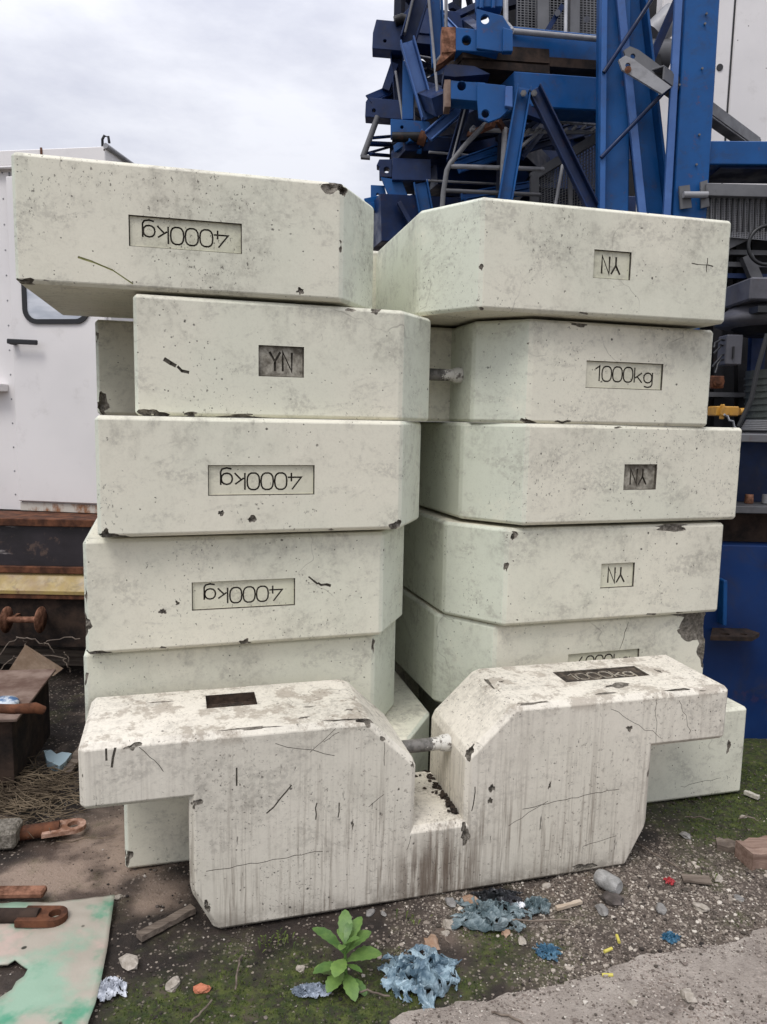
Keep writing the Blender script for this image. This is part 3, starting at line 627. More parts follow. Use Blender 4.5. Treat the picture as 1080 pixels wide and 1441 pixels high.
for i in range(n_):
    j = (i+1) % n_; ff += [(i, j, n_+j, n_+i), (i, 2*n_+i, 2*n_+j, j), (n_+i, n_+j, 3*n_+j, 3*n_+i)]
m.add(vv, ff); wf = m.build('window', M['black'], dr)
m = MB(); m.add([cz(u, z, -.003) for u, z in ii], [list(range(n_))]); m.build('pane', M['glass'], dr)
uh0, zh = cu(18, 482); uh1, _ = cu(60, 482)
m = MB(); m.tube([cz(uh0+.02, zh, -.002), cz(uh0+.02, zh, -.045)], .017, 12); m.beam(cz(uh0, zh+.003, -.05), cz(uh1, zh-.005, -.05), .030, .018, cn_); m.build('handle', M['black'], dr, .005)
m = MB(); us = cu(20, 500)[0]; cbox(m, us-.0035, us+.0035, zbot+.02, zfas-.03, .022, .0295)
for k in range(14): m.lathe(cz(us-.05, zbot+.1+k*.15, .03), [(.006, 0), (.005, -.004)][::-1] if 0 else [(.006, 0), (.004, .003)], 8, -cn_)
m.build('wall_seam', M['railgrey'], cab)
m = MB(); cbox(m, ul, -.03, zbot+.003, zdoor-.008, .018, .0295); m.build('door_sill', M['sill'], cab)
m = MB(); cbox(m, uL, cu(8, 545)[0], cu(4, 551)[1], cu(4, 540)[1], -.06, .03); m.build('ledge', M['cabin'], cab, .004)
m = MB(); m.box(0, 0, 0, 0, 0, 0); m = MB(); a = cz(-.03, ztop, .02)
m.tube([a, a+Vector((0, 0, .05)), a+Vector((.012, 0, .07)), a+Vector((.035, 0, .065)), a+Vector((.04, 0, .03))], .008, 8); m.build('lifting_hook', M['darksteel'], cab)
m = MB(); ub = cu(60, 220)[0]; cbox(m, ub-.004, ub+.008, zfas, ztop+.006, -.016, -.0105); m.build('rust_streak_clip', M['rust_bright'], cab)

pf = empty('steel_platform', (-2.2, 4.4, 0), 'rusty steel beam platform carrying the white cabin, one flange painted yellow', 'platform')
Yp = 4.32
def ibeam(m, z0, z1, y, fw, tf, x0=-4.2, x1=-.9, tw=.02):
    m.box(x0, x1, y, y+fw, z1-tf, z1); m.box(x0, x1, y, y+fw, z0, z0+tf)
z722 = W(60, 724, Yp).z; z740 = W(60, 741, Yp).z; z797 = W(60, 798, Yp).z; z808 = W(60, 807, Yp).z; z831 = W(60, 833, Yp).z; z905 = W(60, 908, Yp).z
z722 = zbot-.002
m = MB(); m.box(-4.4, -.6, Yp, Yp+.35, z740, z722); m.build('top_flange', M['rust'], pf, .004)
m = MB(); m.box(-4.4, -.6, Yp+.03, Yp+.05, z797+.001, z740-.001); m.build('upper_web', M['blackpaint'], pf)
m = MB(); m.box(-4.4, -.6, Yp-.0, Yp+.34, z808, z797); m.build('middle_flange', M['rust'], pf, .003)
m = MB(); a0, a1 = z831, z808-.002
m.add([Vector(q) for q in ((-4.4, Yp-.06, a0+.02), (-.6, Yp-.06, a0+.02), (-.6, Yp+.02, a1), (-4.4, Yp+.02, a1), (-4.4, Yp-.06, a0), (-.6, Yp-.06, a0), (-.6, Yp+.3, a0), (-4.4, Yp+.3, a0), (-.6, Yp+.3, a1), (-4.4, Yp+.3, a1))],
      [(0, 1, 2, 3), (4, 5, 1, 0), (5, 4, 7, 6), (3, 2, 8, 9), (6, 7, 9, 8), (0, 3, 9, 7, 4), (1, 5, 6, 8, 2)])
m.build('yellow_flange', M['yellow'], pf)
m = MB(); m.box(-4.4, -.6, Yp-.055, Yp+.25, a0-.03, a0-.001); m.build('lower_flange', M['rust'], pf, .003)
m = MB(); m.box(-4.4, -.6, Yp-.02, Yp+.0, z905, a0-.032)
for xx in (-1.72, -1.62, -2.9): m.box(xx-.006, xx+.006, Yp-.05, Yp-.0205, z905+.05, a0-.06)
m.build('lower_web', M['rust_dark'], pf)
m = MB(); m.box(-4.4, -.6, Yp+.36, Yp+2.6, z740-.05, z722-.003); m.build('deck', M['rust_dark'], pf)
for xx in (-4.2, -.8):
    for yy in (Yp+.1, Yp+2.3): m = MB(); m.box(xx-.1, xx+.1, yy-.09, yy+.09, -.02, z905 if yy < Yp+1 else z740-.052); m.build('leg', M['rust_dark'], pf)
m = MB(); m.box(-4.4, -.6, Yp+2.6, Yp+2.66, .0, z740); m.build('back_skirt', M['rust_dark'], pf)
m = MB(); m.box(-4.3, -.9, Yp+.3, Yp+.4, -.01, .10); tag(m.build('timber_sleeper', M['wood'], None, .004), 'dark timber sleeper lying in the shadow under the rusty platform', 'timber')
# flanged spool fixed to the web
y_ = Yp-.13; pl, pr = W(9, 872, y_), W(57, 872, y_)
m = MB(); m.tube([pl, pr], .018, 14)
for q, dx in ((pl, 1), (pr, 1)): m.lathe(q-Vector((.006, 0, 0)), [(.02, 0), (.075, .004), (.078, .010), (.02, .016)], 20, X)
m.beam(pl+Vector((.02, .03, 0)), pl+Vector((.02, .115, 0)), .02, .02, Z); m.beam(pr+Vector((-.02, .03, 0)), pr+Vector((-.02, .115, 0)), .02, .02, Z)
m.build('flanged_roller', M['rust_bright'], pf)
# twigs under the beam
m = MB()
def wob(p0, p1, n, amp, seed):
    r = random.Random(seed); return [p0.lerp(p1, i/n)+Vector((r.uniform(-amp, amp), r.uniform(-amp, amp), r.uniform(-amp, amp)+amp*2*sin(pi*i/n))) for i in range(n+1)]
Yt = 4.05
for s_, (a, b) in enumerate([((-10, 935), (24, 898)), ((24, 898), (60, 906)), ((60, 906), (115, 898)), ((20, 925), (95, 928)), ((35, 900), (38, 925)), ((88, 930), (100, 945)), ((62, 905), (75, 918)), ((92, 918), (98, 932)), ((-5, 950), (22, 925))]):
    m.tube(wob(W(*a, Yt), W(*b, Yt), 7, .008, s_), .0035, 5)
tag(m.build('dry_twig', M['wood']), 'bare dry branch trailing in the dark gap under the rusty beam', 'branch')

# rusty steel box at the left edge
zb = .33; c1_, c2_, c3_ = G(79, 941, zb), G(24, 1012, zb), G(-120, 946, zb)
bx = empty('rusty_steel_box', (c2_.x-.3, c2_.y, 0), 'low rusty brown steel box with dusty flat top at the left edge', 'steel box')
c4_ = c2_+(c3_-c1_)
def quadbox(m, a, b, c, d, z0, z1): m.add([Vector((p.x, p.y, z)) for z in (z0, z1) for p in (a, b, c, d)], [(3, 2, 1, 0), (4, 5, 6, 7), (0, 1, 5, 4), (1, 2, 6, 5), (2, 3, 7, 6), (3, 0, 4, 7)])
m = MB(); quadbox(m, c1_, c2_, c4_, c3_, zb-.012, zb); m.build('top_plate', M['rust_grey'], bx, .002)
m = MB(); ins = .03; ax = (c2_-c1_).normalized(); bx_ = (c3_-c1_).normalized()
quadbox(m, c1_+ax*ins+bx_*ins, c2_-ax*ins+bx_*ins, c4_-ax*ins, c3_+ax*ins, -.02, zb-.013); m.build('side_walls', M['rust_dark'], bx)
m = MB(); a = G(-20, 1000, zb+.0); b = G(56, 1010, zb-.12)
m.tube([W(-30, 996, c2_.y-.06), W(20, 998, c2_.y-.06), W(50, 996, c2_.y-.05), W(62, 1000, c2_.y-.03)], [.018, .02, .022, .018], 10); m.build('protruding_rod', M['rust'], bx)
m = MB(); p = G(4, 988, zb+.02); m.ico(p, .06, 3, 2, .15, (1.3, 1, .28), smooth=True); tag(m.build('plastic_tray', rough_mat('blue_white_plastic', (.08, .16, .30), (.55, .6, .65), 14, .2, .05, .002, lo=.45, hi=.55)), 'glossy blue and white plastic piece on top of the rusty box', 'plastic scrap')
m = MB(); p = G(40, 935, .30); 
m.add([p+Vector((-.12, 0, -.06)), p+Vector((.13, .0, -.06)), p+Vector((-.02, .02, .10)), p+Vector((-.12, .12, -.06)), p+Vector((.13, .12, -.06))], [(0, 1, 2), (1, 4, 2), (4, 3, 2), (3, 0, 2), (0, 3, 4, 1)])
tag(m.build('cardboard_scrap', rough_mat('tan_board', (.22, .15, .10), (.34, .25, .18), 10)), 'tan triangular board scrap behind the rusty steel box', 'board scrap')

# dry straw
m = MB(); rr = random.Random(4); cG = [G(35, 1122), G(5, 1105), G(45, 1112), G(20, 1140), G(60, 1138)]
for i in range(420):
    c = rr.choice(cG); p = c+Vector((rr.gauss(0, .10), rr.gauss(0, .10), rr.uniform(0, .05))); an = rr.uniform(-.9, .9)+rr.choice((0, pi)); ln = rr.uniform(.07, .24); cur = rr.uniform(-1.2, 1.2); pts_ = []
    for k in range(5): pts_.append(p.copy()); an += cur*.25; p = p+Vector((cos(an), sin(an), rr.uniform(-.25, .32)))*ln/4; p.z = max(.006, p.z)
    m.tube(pts_, [.0022, .002, .0018, .0014, .0008], 4, False)
straw = rough_mat('dry_straw', (.05, .035, .022), (.19, .145, .095), 6, .9, 0, .001)
tag(m.build('dry_grass', straw), 'tangle of dry brown grass stems at the foot of the rusty box', kind='stuff')
# small things on the ground, left
m = MB(); q = [G(x, y, .045) for x, y in ((62, 1056), (72, 1055), (80, 1061), (88, 1058), (101, 1060), (92, 1072), (84, 1078), (66, 1070))]
m.plate(q, .035, nvec=-Z); o = m.build('glazed_tile_shard', NT('pale_blue_glaze').fin((.36, .47, .52), .25)); tag(o, 'pale blue broken tile shard lying beside a grey plank', 'tile shard')
def log(name, a, b, wd, ht, mat, label, cat, z=.0, bev=.004, seed=0):
    m = MB(); rr = random.Random(seed); n = 8; d = (b-a).normalized(); s = Vector((-d.y, d.x, 0)); vv = []
    for i in range(n+1):
        p = a.lerp(b, i/n); k = 1+rr.uniform(-.12, .12)
        for su, sz in ((-1, 0), (1, 0), (1, 1), (-1, 1)): vv.append(p+s*su*wd/2*k+Vector((0, 0, z+sz*ht*(1+rr.uniform(-.12, .12)))))
    ff = [(i*4+k, i*4+(k+1) % 4, (i+1)*4+(k+1) % 4, (i+1)*4+k) for i in range(n) for k in range(4)]+[(3, 2, 1, 0), (n*4, n*4+1, n*4+2, n*4+3)]
    m.add(vv, ff); return tag(m.build(name, mat), label, cat)
log('wooden_plank', G(92, 1096), G(120, 1052), .045, .022, M['wood'], 'grey weathered plank leaning past the left foot of the standing block', 'plank', .004, seed=1)
log('wooden_stick', G(196, 1325), G(272, 1285), .030, .018, M['wood'], 'split grey stick poking out from under the standing block', 'stick', .006, seed=2)
log('timber_block', G(1046, 1216), G(1130, 1204), .10, .065, M['brick'], 'reddish timber block on the moss at the right edge', 'timber', 0, seed=3)
log('wood_chunk', G(1008, 1192), G(1052, 1200), .055, .026, M['wood'], 'grey flat wood chunk beside the reddish timber block', 'wood piece', 0, seed=4)
log('wood_splinter', G(783, 1282), G(818, 1272), .014, .010, wood_mat('pale_wood', (.36, .28, .20), (.5, .42, .33)), 'short pale wood splinter on the gravel right of the grey plastic', 'splinter', .004, seed=5)
log('wood_splinter', G(960, 1238), G(1000, 1242), .04, .008, M['wood'], 'dark flat splinter on the gravel near the red scrap', 'splinter', .004, seed=6)
log('wood_splinter', G(1048, 1118), G(1068, 1126), .02, .016, wood_mat('pale_wood_b', (.36, .33, .27), (.5, .47, .4)), 'small pale chip on the green moss near the blue drum', 'splinter', .004, seed=7)

# rusty eye bars
def eye_bar(label, p_eye, p_end, wd, th, z, mat_eye, mat_bar, neck=.16):
    d = (p_eye-p_end); d.z = 0; d.normalize(); s = Vector((-d.y, d.x, 0)); e = empty('eye_bar', (p_end.x, p_end.y, z), label, 'steel bar')
    poly = []; r = wd/2
    for k in range(11): a = -pi/2+pi*k/10; poly.append(p_eye+d*cos(a)*r+s*sin(a)*r)
    poly += [p_eye-d*neck+s*r, p_eye-d*(neck+.01)-s*r]
    poly = [Vector((p.x, p.y, z)) for p in poly]
    m = MB(); m.plate(poly, th, [(Vector((p_eye.x, p_eye.y, z)), r*.52)], nvec=Z); m.build('eye_plate', mat_eye, e)
    m = MB(); a = Vector((p_end.x, p_end.y, z+th*.6)); b = Vector((p_eye.x, p_eye.y, z+th*.6))-d*(neck-.05); m.tube([a, b], wd*.30, 12); m.build('rod', mat_bar, e)
    return e
eye_bar('rusty bar with a bright eye plate lying across the wet mud', G(104, 1160, .03), G(20, 1172, .03), .090, .016, .015, rough_mat('dusty_pale_rust', (.20, .095, .055), (.52, .34, .26), 26, .9, .6, .006), M['rust'], .10)
eye_bar('rusty bar with a worn eye plate lying on the green sheet', G(78, 1290, .03), G(-40, 1290, .03), .075, .022, .020, M['rust'], M['rust_dark'], .10)
m = MB(); a, b = G(-40, 1256, .02), G(64, 1255, .02); m.beam(a, b, .045, .024, Z); tag(m.build('flat_bar', M['rust_bright'], None, .006), 'straight rusty flat bar lying on the mud above the green sheet', 'steel bar')
m = MB(); a, b = G(-60, 1178, .04), G(28, 1172, .04); m.beam(a, b, .11, .075, Z); tag(m.build('concrete_lump', M['bare'], None, .012), 'grey square-edged lump at the left edge under the dry grass', 'rubble')

# green sheet
q = [(-60, 1278), (60, 1276), (162, 1266), (155, 1310), (150, 1345), (143, 1382), (135, 1415), (125, 1441), (118, 1470), (-60, 1480)]
base = [G(x, y, .008) for x, y in q]
bm = bmesh.new(); f = bm.faces.new([bm.verts.new(p) for p in base])
bmesh.ops.triangulate(bm, faces=[f]); bmesh.ops.subdivide_edges(bm, edges=bm.edges, cuts=18, use_grid_fill=True)
hole_c, hole_r = G(-2, 1388), .055
dl = [v for v in bm.verts if math.hypot(v.co.x-hole_c.x, (v.co.y-hole_c.y)*.9) < hole_r*(1+.7*noise.noise(v.co*25))]
bmesh.ops.delete(bm, geom=dl, context='VERTS')
for v in bm.verts: v.co.z += .006+.010*noise.noise(v.co*6)+.003*noise.noise(v.co*25)
me = bpy.data.meshes.new('green_sheet'); bm.to_mesh(me); bm.free()
for p in me.polygons: p.use_smooth = True
t = NT('green_stained_board'); c = t.mix(t.rng(t.noise(4.5, 7, .6), .42, .62), (.37, .33, .27), (.25, .37, .27))
c = t.mix(t.math('MULTIPLY', t.rng(t.noise(6, 5, .6, vec=t.map(loc=(3, 1, 0))), .52, .70), .85), c, (.045, .26, .15))
c = t.mix(t.math('MULTIPLY', t.rng(t.noise(5, 4, .6, vec=t.map(loc=(8, 4, 0))), .60, .70), .7), c, (.50, .36, .31))
v = t.vor(22); sx_ = t.n('ShaderNodeSeparateColor'); t.lk(v.outputs['Color'], sx_.inputs[0]); c = t.mix(t.math('MULTIPLY', t.rng(v.outputs['Distance'], .22, .12), t.math('GREATER_THAN', sx_.outputs[0], .9)), c, (.03, .03, .02))
t.bump(t.noise(30, 6), .4, .004); me.materials.append(t.fin(c, .5))
o = bpy.data.objects.new('painted_sheet', me); col.objects.link(o); md = o.modifiers.new('s', 'SOLIDIFY'); md.thickness = .006
tag(o, 'thin sheet stained bright green with a torn hole, on the mud at lower left', 'sheet')

# ------------------------------------------------------------------ ground litter
def crumple(name, c, r, h, mat, seed, label, cat, squash=(1, 1), thr=.30, fr=9, n=84):
    bm = bmesh.new(); bmesh.ops.create_grid(bm, x_segments=n, y_segments=n, size=1); off = Vector((seed*3.1, seed*1.7, 0))
    kill = []
    for v in bm.verts:
        q = v.co.copy(); rad = q.length
        if rad > .78+.30*noise.noise(q*2.2+off)+.18*noise.noise(q*7+off): kill.append(v); continue
        if noise.noise(q*6.5+off*2)+.5*noise.noise(q*15+off) > thr+.25*(1-rad): kill.append(v); continue
        rg = 1-abs(noise.noise(q*3.0+off))*2.2; rg2 = 1-abs(noise.noise(q*7.5+off))*2.4
        rg3 = 1-abs(noise.noise(q*16+off))*2.4
        z = max(0, (rg*.45+rg2*.35+rg3*.18))*(1.12-rad)
        dx = Vector((noise.noise(q*4+off+Vector((9, 0, 0))), noise.noise(q*4+off+Vector((0, 9, 0))), 0))*.28
        v.co = Vector(((q.x+dx.x)*r*squash[0], (q.y+dx.y)*r*squash[1], .006+z*h+.004*noise.noise(q*20)))
    bmesh.ops.delete(bm, geom=kill, context='VERTS')
    me = bpy.data.meshes.new(name); bm.to_mesh(me); bm.free(); me.materials.append(mat)
    o = bpy.data.objects.new(name, me); o.location = (c.x, c.y, ground_h(c.x, c.y)); col.objects.link(o)
    md = o.modifiers.new('s', 'SOLIDIFY'); md.thickness = .0012
    return tag(o, label, cat)
def film(name, a, b, rough=.35):
    t = NT(name); c = t.mix(t.rng(t.noise(22, 6, .6), .40, .62), a, b); c = t.mix(t.math('MULTIPLY', t.rng(t.noise(9, 6), .55, .7), .6), c, (.03, .035, .04)); t.bump(t.noise(60, 5), .5, .003); return t.fin(c, rough)
fb = film('blue_plastic_film', (.075, .125, .165), (.30, .40, .45)); fg = film('grey_blue_plastic_film', (.075, .11, .12), (.19, .24, .25)); fk = film('black_film', (.012, .013, .014), (.05, .05, .055))
crumple('plastic_film', G(592, 1378), .145, .066, fb, 1, 'large crumpled blue plastic film heap right of the green weed', 'plastic film', (1, .95), .22)
crumple('plastic_film', G(690, 1292), .125, .05, fg, 2, 'grey-blue torn plastic film beside the foot of the standing block', 'plastic film', (1.15, .9), .3)
crumple('plastic_film', G(757, 1278), .055, .04, fg, 5, 'small wad of grey-blue film at the right end of the grey film heap', 'plastic film')
crumple('plastic_film', G(700, 1268), .07, .05, fk, 3, 'black film scrap tucked against the standing block', 'plastic film', (1.4, .7))
crumple('plastic_film', G(945, 1322), .035, .02, film('deep_blue_film', (.02, .09, .16), (.08, .2, .3)), 4, 'small deep blue film scrap on the right gravel', 'plastic film')
crumple('plastic_film', G(770, 1340), .045, .015, film('deep_blue_film_b', (.03, .09, .15), (.08, .18, .26)), 6, 'flat dark blue film scrap near the slab edge', 'plastic film')
crumple('plastic_film', G(440, 1398), .05, .03, film('pale_blue_film', (.15, .18, .22), (.45, .50, .58)), 7, 'small pale blue film scrap on the moss left of the weed', 'plastic film', (1.4, .6))
crumple('plastic_film', G(155, 1395), .055, .03, film('white_film', (.3, .32, .36), (.6, .62, .66)), 8, 'whitish film scrap beside the green sheet', 'plastic film')
crumple('paper_scrap', G(733, 1262, .04), .026, .02, NT('white_paper').fin((.75, .76, .78), .6), 9, 'bright white scrap on top of the black film', 'paper', thr=.6, n=14)
crumple('red_scrap', G(942, 1242), .026, .02, NT('red_plastic').fin((.33, .03, .035), .4), 10, 'small red plastic scrap on the right gravel', 'plastic scrap', thr=.5, n=20)
m = MB(); a, b = G(841, 1232, .028), G(872, 1250, .028)
m.tube([a.lerp(b, k/6) for k in range(7)], [.024, .030, .031, .030, .031, .030, .022], 9); o = m.build('rock', M['bare']); o.data.materials[0] = rough_mat('grey_rock', (.24, .235, .22), (.42, .41, .39), 30, .9, .8, .01); tag(o, 'grey oblong concrete rock by the right foot of the standing block', 'rock')
stm = [rough_mat('pale_stone', (.28, .245, .20), (.48, .43, .37), 30), rough_mat('grey_stone', (.17, .16, .15), (.30, .29, .27), 20), rough_mat('tan_stone', (.26, .16, .10), (.42, .30, .22), 20), rough_mat('dark_stone', (.05, .042, .036), (.12, .10, .09), 20), rough_mat('orange_shard', (.45, .15, .08), (.58, .25, .15), 20)]
stones = [((285, 1393), .018, 4, 'orange pottery chip on the moss at lower left'), ((243, 1385), .020, 0, 'whitish stone left of the orange chip'), ((182, 1357), .026, 0, 'crumbly pale stone right of the green sheet'),
    ((166, 1262), .012, 0, 'small pale chip at the corner of the green sheet'), ((632, 1303), .020, 0, 'pinkish white stone left of the grey film'), ((627, 1314), .012, 0, 'small pinkish pebble left of the grey film'), ((607, 1328), .026, 2, 'flat tan stone between the two film heaps'),
    ((662, 1272), .026, 2, 'rounded brown stone lying in the grey film'), ((712, 1312), .015, 2, 'tan pebble at the lower edge of the grey film'), ((635, 1272), .018, 1, 'grey stone at the upper left of the grey film'), ((770, 1246), .013, 0, 'small pinkish stone under the foot of the standing block'),
    ((848, 1282), .022, 1, 'angular grey stone below the oblong rock'), ((862, 1268), .030, 3, 'dark flat stone below the oblong rock'), ((930, 1280), .020, 1, 'grey stone in the middle of the right gravel'), ((988, 1277), .022, 0, 'whitish angular stone on the right gravel'),
    ((1010, 1235), .018, 0, 'cream stone left of the timber block'), ((965, 1177), .020, 1, 'flat grey stone in the shade right of the standing block'), ((1046, 1150), .012, 0, 'white chip on the green moss'), ((968, 1410), .022, 0, 'pale stone lying on the concrete slab') , ((890, 1418), .01, 0, 'small pale chip on the concrete slab'),
    ((521, 1283), .014, 1, 'grey pebble under the bottom edge of the standing block'), ((540, 1285), .010, 1, 'tiny grey pebble under the bottom edge of the standing block'), ((423, 1362), .012, 0, 'pale pebble left of the weed'), ((735, 1326), .013, 0, 'cream pebble on the moss below the grey film'), ((1040, 1262), .014, 1, 'grey chip at the far right of the gravel')]
for i, ((x, y), r, k, lb) in enumerate(stones):
    p = G(x, y); z = .012 if y > 1400 and x > 850 else ground_h(p.x, p.y); m = MB(); m.ico((p.x, p.y, z+r*.35), r, 40+i, 2, .30, (1.25, .9, .6), Matrix.Rotation(i*1.3, 3, 'Z')); tag(m.build('stone', stm[k]), lb, 'stone', 'stones lying about on the yard')
ym = NT('yellow_plastic').fin((.52, .45, .09), .5)
for i, (x, y, a, lb) in enumerate([(870, 1321, 1.5, 'topmost'), (856, 1337, .5, 'middle'), (855, 1372, .0, 'lowest')]):
    p = G(x, y, .014); d = Vector((cos(a), sin(a), 0))*.016; m = MB(); m.tube([p-d, p+d], .005, 8); tag(m.build('yellow_plug', ym), lb+' of three small yellow plastic plugs near the slab edge', 'plastic plug', 'yellow plastic plugs')

# gravel (uncountable)
def scatter(name, num, fn, label, mats_, seed, kind_='stone'):
    m = MB(); rr = random.Random(seed); got = 0; tries = 0
    protos = []
    for k in range(5):
        q = MB(); q.ico((0, 0, 0), 1, 900+k, 1, .35, (1, .85, .6)); protos.append((q.v, q.f))
    while got < num and tries < num*12:
        tries += 1; p = fn(rr)
        if p is None: continue
        got += 1; x, y, r = p; vv, ff = rr.choice(protos); a = rr.uniform(0, 6.28); z = ground_h(x, y)+r*.25; ca_, sa_ = cos(a), sin(a)
        m.add([(x+(v.x*ca_-v.y*sa_)*r, y+(v.x*sa_+v.y*ca_)*r, z+v.z*r) for v in vv], ff, False)
    o = m.build(name, mats_); return tag(o, label, kind='stuff')
def gfn(rr):
    x = rr.uniform(-.4, 1.75); y = rr.uniform(1.68, 3.1); g = mask((x, y), GRAV, 1.2); ms = mask((x, y), MOSS)
    if rr.random() > g*g*(1-.6*ms): return None
    return x, y, min(.0095, .0013+rr.expovariate(1/.0016))
def dfn(rr):
    x = rr.uniform(-1.1, 1.9); y = rr.uniform(1.66, 3.3); we = mask((x, y), WET, .6); ms = mask((x, y), MOSS)
    if rr.random() > .75*(1-.85*we)*(1-.6*ms)*max(.12, .55+1.6*noise.noise(Vector((x*5, y*5, 3)))): return None
    return x, y, min(.009, .0012+rr.expovariate(1/.0014))
def gritmat(name, c0, st, c1):
    t = NT(name); g_ = t.geo(); rp_ = t.n('ShaderNodeValToRGB'); e = rp_.color_ramp.elements; e[0].color = (*c0, 1); e[1].color = (*c1, 1)
    for p_, c_ in st: q_ = e.new(p_); q_.color = (*c_, 1)
    t.lk(g_.outputs['Random Per Island'], rp_.inputs[0]); t.bump(t.noise(120, 4), .4, .003); return t.fin(rp_.outputs[0], .9)
scatter('gravel', 13000, gfn, 'loose pale grit and small stones on the right of the yard', gritmat('pale_grit', (.05, .04, .03), ((.4, (.13, .105, .085)), (.7, (.26, .22, .18)), (.9, (.40, .35, .29))), (.55, .50, .43)), 5)
scatter('grit', 11000, dfn, 'dark crumbs of soil and grit over the mud', gritmat('dark_grit', (.012, .009, .007), ((.6, (.045, .034, .026)), (.86, (.10, .08, .065)), (.95, (.30, .26, .22))), (.46, .42, .37)), 6)
def inslab(x, y):
    c = False; n = len(pts_slab)
    for i in range(n):
        a, b = pts_slab[i], pts_slab[i-1]
        if (a.y > y) != (b.y > y) and x < (b.x-a.x)*(y-a.y)/(b.y-a.y)+a.x: c = not c
    return c
m = MB(); rr = random.Random(31); pq = []
for k in range(4): q = MB(); q.ico((0, 0, 0), 1, 950+k, 1, .35, (1, .85, .6)); pq.append((q.v, q.f))
got = 0
while got < 3400:
    x, y = rr.uniform(.1, 1.5), rr.uniform(1.66, 2.45)
    near_edge = not inslab(x-.02, y+.06)
    if not inslab(x, y) or rr.random() > (1 if near_edge else max(.05, .25+1.2*noise.noise(Vector((x*4, y*4, 9))))): continue
    got += 1; r = min(.008, .001+rr.expovariate(1/.0011)); vv, ff = rr.choice(pq); m.add([(x+v.x*r, y+v.y*r, .0125+r*.3+v.z*r) for v in vv], ff)
tag(m.build('slab_grit', gritmat('slab_grit', (.05, .04, .03), ((.4, (.15, .12, .10)), (.8, (.34, .29, .25))), (.5, .46, .4))), 'fine grit strewn over the concrete slab', kind='stuff')
# moss tufts
m = MB(); rr = random.Random(8); got = 0
for i in range(60000):
    x = rr.uniform(-.95, 2.0); y = rr.uniform(1.7, 3.4); q = mask((x, y), MOSS)
    if rr.random() > q*1.0-.25: continue
    got += 1
    if got > 16000: break
    z = ground_h(x, y); h = rr.uniform(.003, .010); a = rr.uniform(0, 6.28); w_ = rr.uniform(.0015, .004)
    dx, dy = cos(a)*w_, sin(a)*w_; lx, ly = rr.uniform(-.004, .004), rr.uniform(-.004, .004)
    m.add([(x-dx, y-dy, z-.001), (x+dx, y+dy, z-.001), (x+lx, y+ly, z+h)], [(0, 1, 2)])
t = NT('moss_tufts'); g_ = t.geo(); c = t.mix(g_.outputs['Random Per Island'], (.026, .046, .006), (.105, .135, .022)); mo = t.fin(c, .8)
tag(m.build('moss', mo), 'low dark green moss patches on the yard', kind='stuff')

# the weed
base = G(485, 1382); base.z = ground_h(base.x, base.y)
wd = empty('weed', base, 'bright green leafy weed growing from the moss before the standing block', 'plant')
t = NT('weed_leaf'); c = t.mix(t.math('MULTIPLY_ADD', t.objrand(), .7, t.math('MULTIPLY', t.rng(t.noise(40, 6, .7), .35, .65), .4)), (.045, .105, .02), (.13, .22, .045)); t.bump(t.noise(60, 4), .3, .003); lf = t.fin(c, .5); t.b.inputs['Transmission Weight'].default_value = 0
m = MB(); m.tube([base, base+Vector((.004, -.003, .05)), base+Vector((.0, .004, .10)), base+Vector((.002, 0, .125))], [.006, .005, .004, .002], 8); m.build('stem', lf, wd)
leaves = [(-100, .085, 0.10, .4, .045), (170, .10, .030, .42, .05), (20, .12, .085, .40, .058), (150, .13, .115, .85, .038), (60, .12, .125, .95, .036), (35, .11, .115, .75, .044), (100, .11, .14, 1.25, .040), (-20, .06, .075, .3, .018), (200, .10, .075, .32, .036), (-70, .10, .045, .15, .042), (-40, .09, .03, .05, .035), (-130, .09, .05, .25, .045), (80, .07, .155, 1.2, .022), (130, .05, .155, 1.1, .018), (0, .05, .155, 1.0, .018), (250, .05, .15, .9, .02)]
for i, (az, ln, hz, el, wdt) in enumerate(leaves):
    ln, hz, wdt, el = ln*.95, hz*.80, wdt*.92, el*.86; az += (i*37 % 17)-8
    a = radians(az); m = MB(); n = 12; d = Vector((cos(a), sin(a), 0)); s = Vector((-sin(a), cos(a), 0)); p = base+Vector((0, 0, hz)); e_ = el; vv = []
    for k in range(n+1):
        tt = k/n; wv = wdt*.5*(sin(pi*min(1, tt**1.35))**.8 if 0 < tt < 1 else 0)+.0015; wv *= 1+(.10 if k % 2 else -.05)
        cup = .18*wv
        vv += [p+s*wv+Vector((0, 0, cup)), p.copy(), p-s*wv+Vector((0, 0, cup))]
        p = p+(d*cos(e_)+Vector((0, 0, sin(e_))))*ln/n; e_ -= .85/n*(1 if el > .5 else .8)
    ff = []
    for k in range(n): b = k*3; ff += [(b, b+1, b+4, b+3), (b+1, b+2, b+5, b+4)]
    m.add(vv, ff, True); m.build('leaf', lf, wd)
m = MB(); rr = random.Random(21); a_ = .271
for i in range(150):
    u_ = .085-abs(rr.gauss(0, .012)) if rr.random() < .75 else rr.uniform(-.08, .08); d_ = rr.uniform(.03, .36) if u_ > .05 else rr.uniform(.2, .37)
    m.ico((.2075+u_*cos(a_)-d_*sin(a_), 2.342+u_*sin(a_)+d_*cos(a_), .661-.395+rr.uniform(-.004, .008)-.005+.003), rr.uniform(.003, .010), 300+i, 1, .4, (1.3, 1, .5), Matrix.Rotation(rr.uniform(0, 3), 3, 'Z'))
tag(m.build('leaf_litter', rough_mat('black_leaf_litter', (.012, .009, .007), (.05, .035, .025), 40)), 'black crumbly litter along the bottom of the notch', kind='stuff')
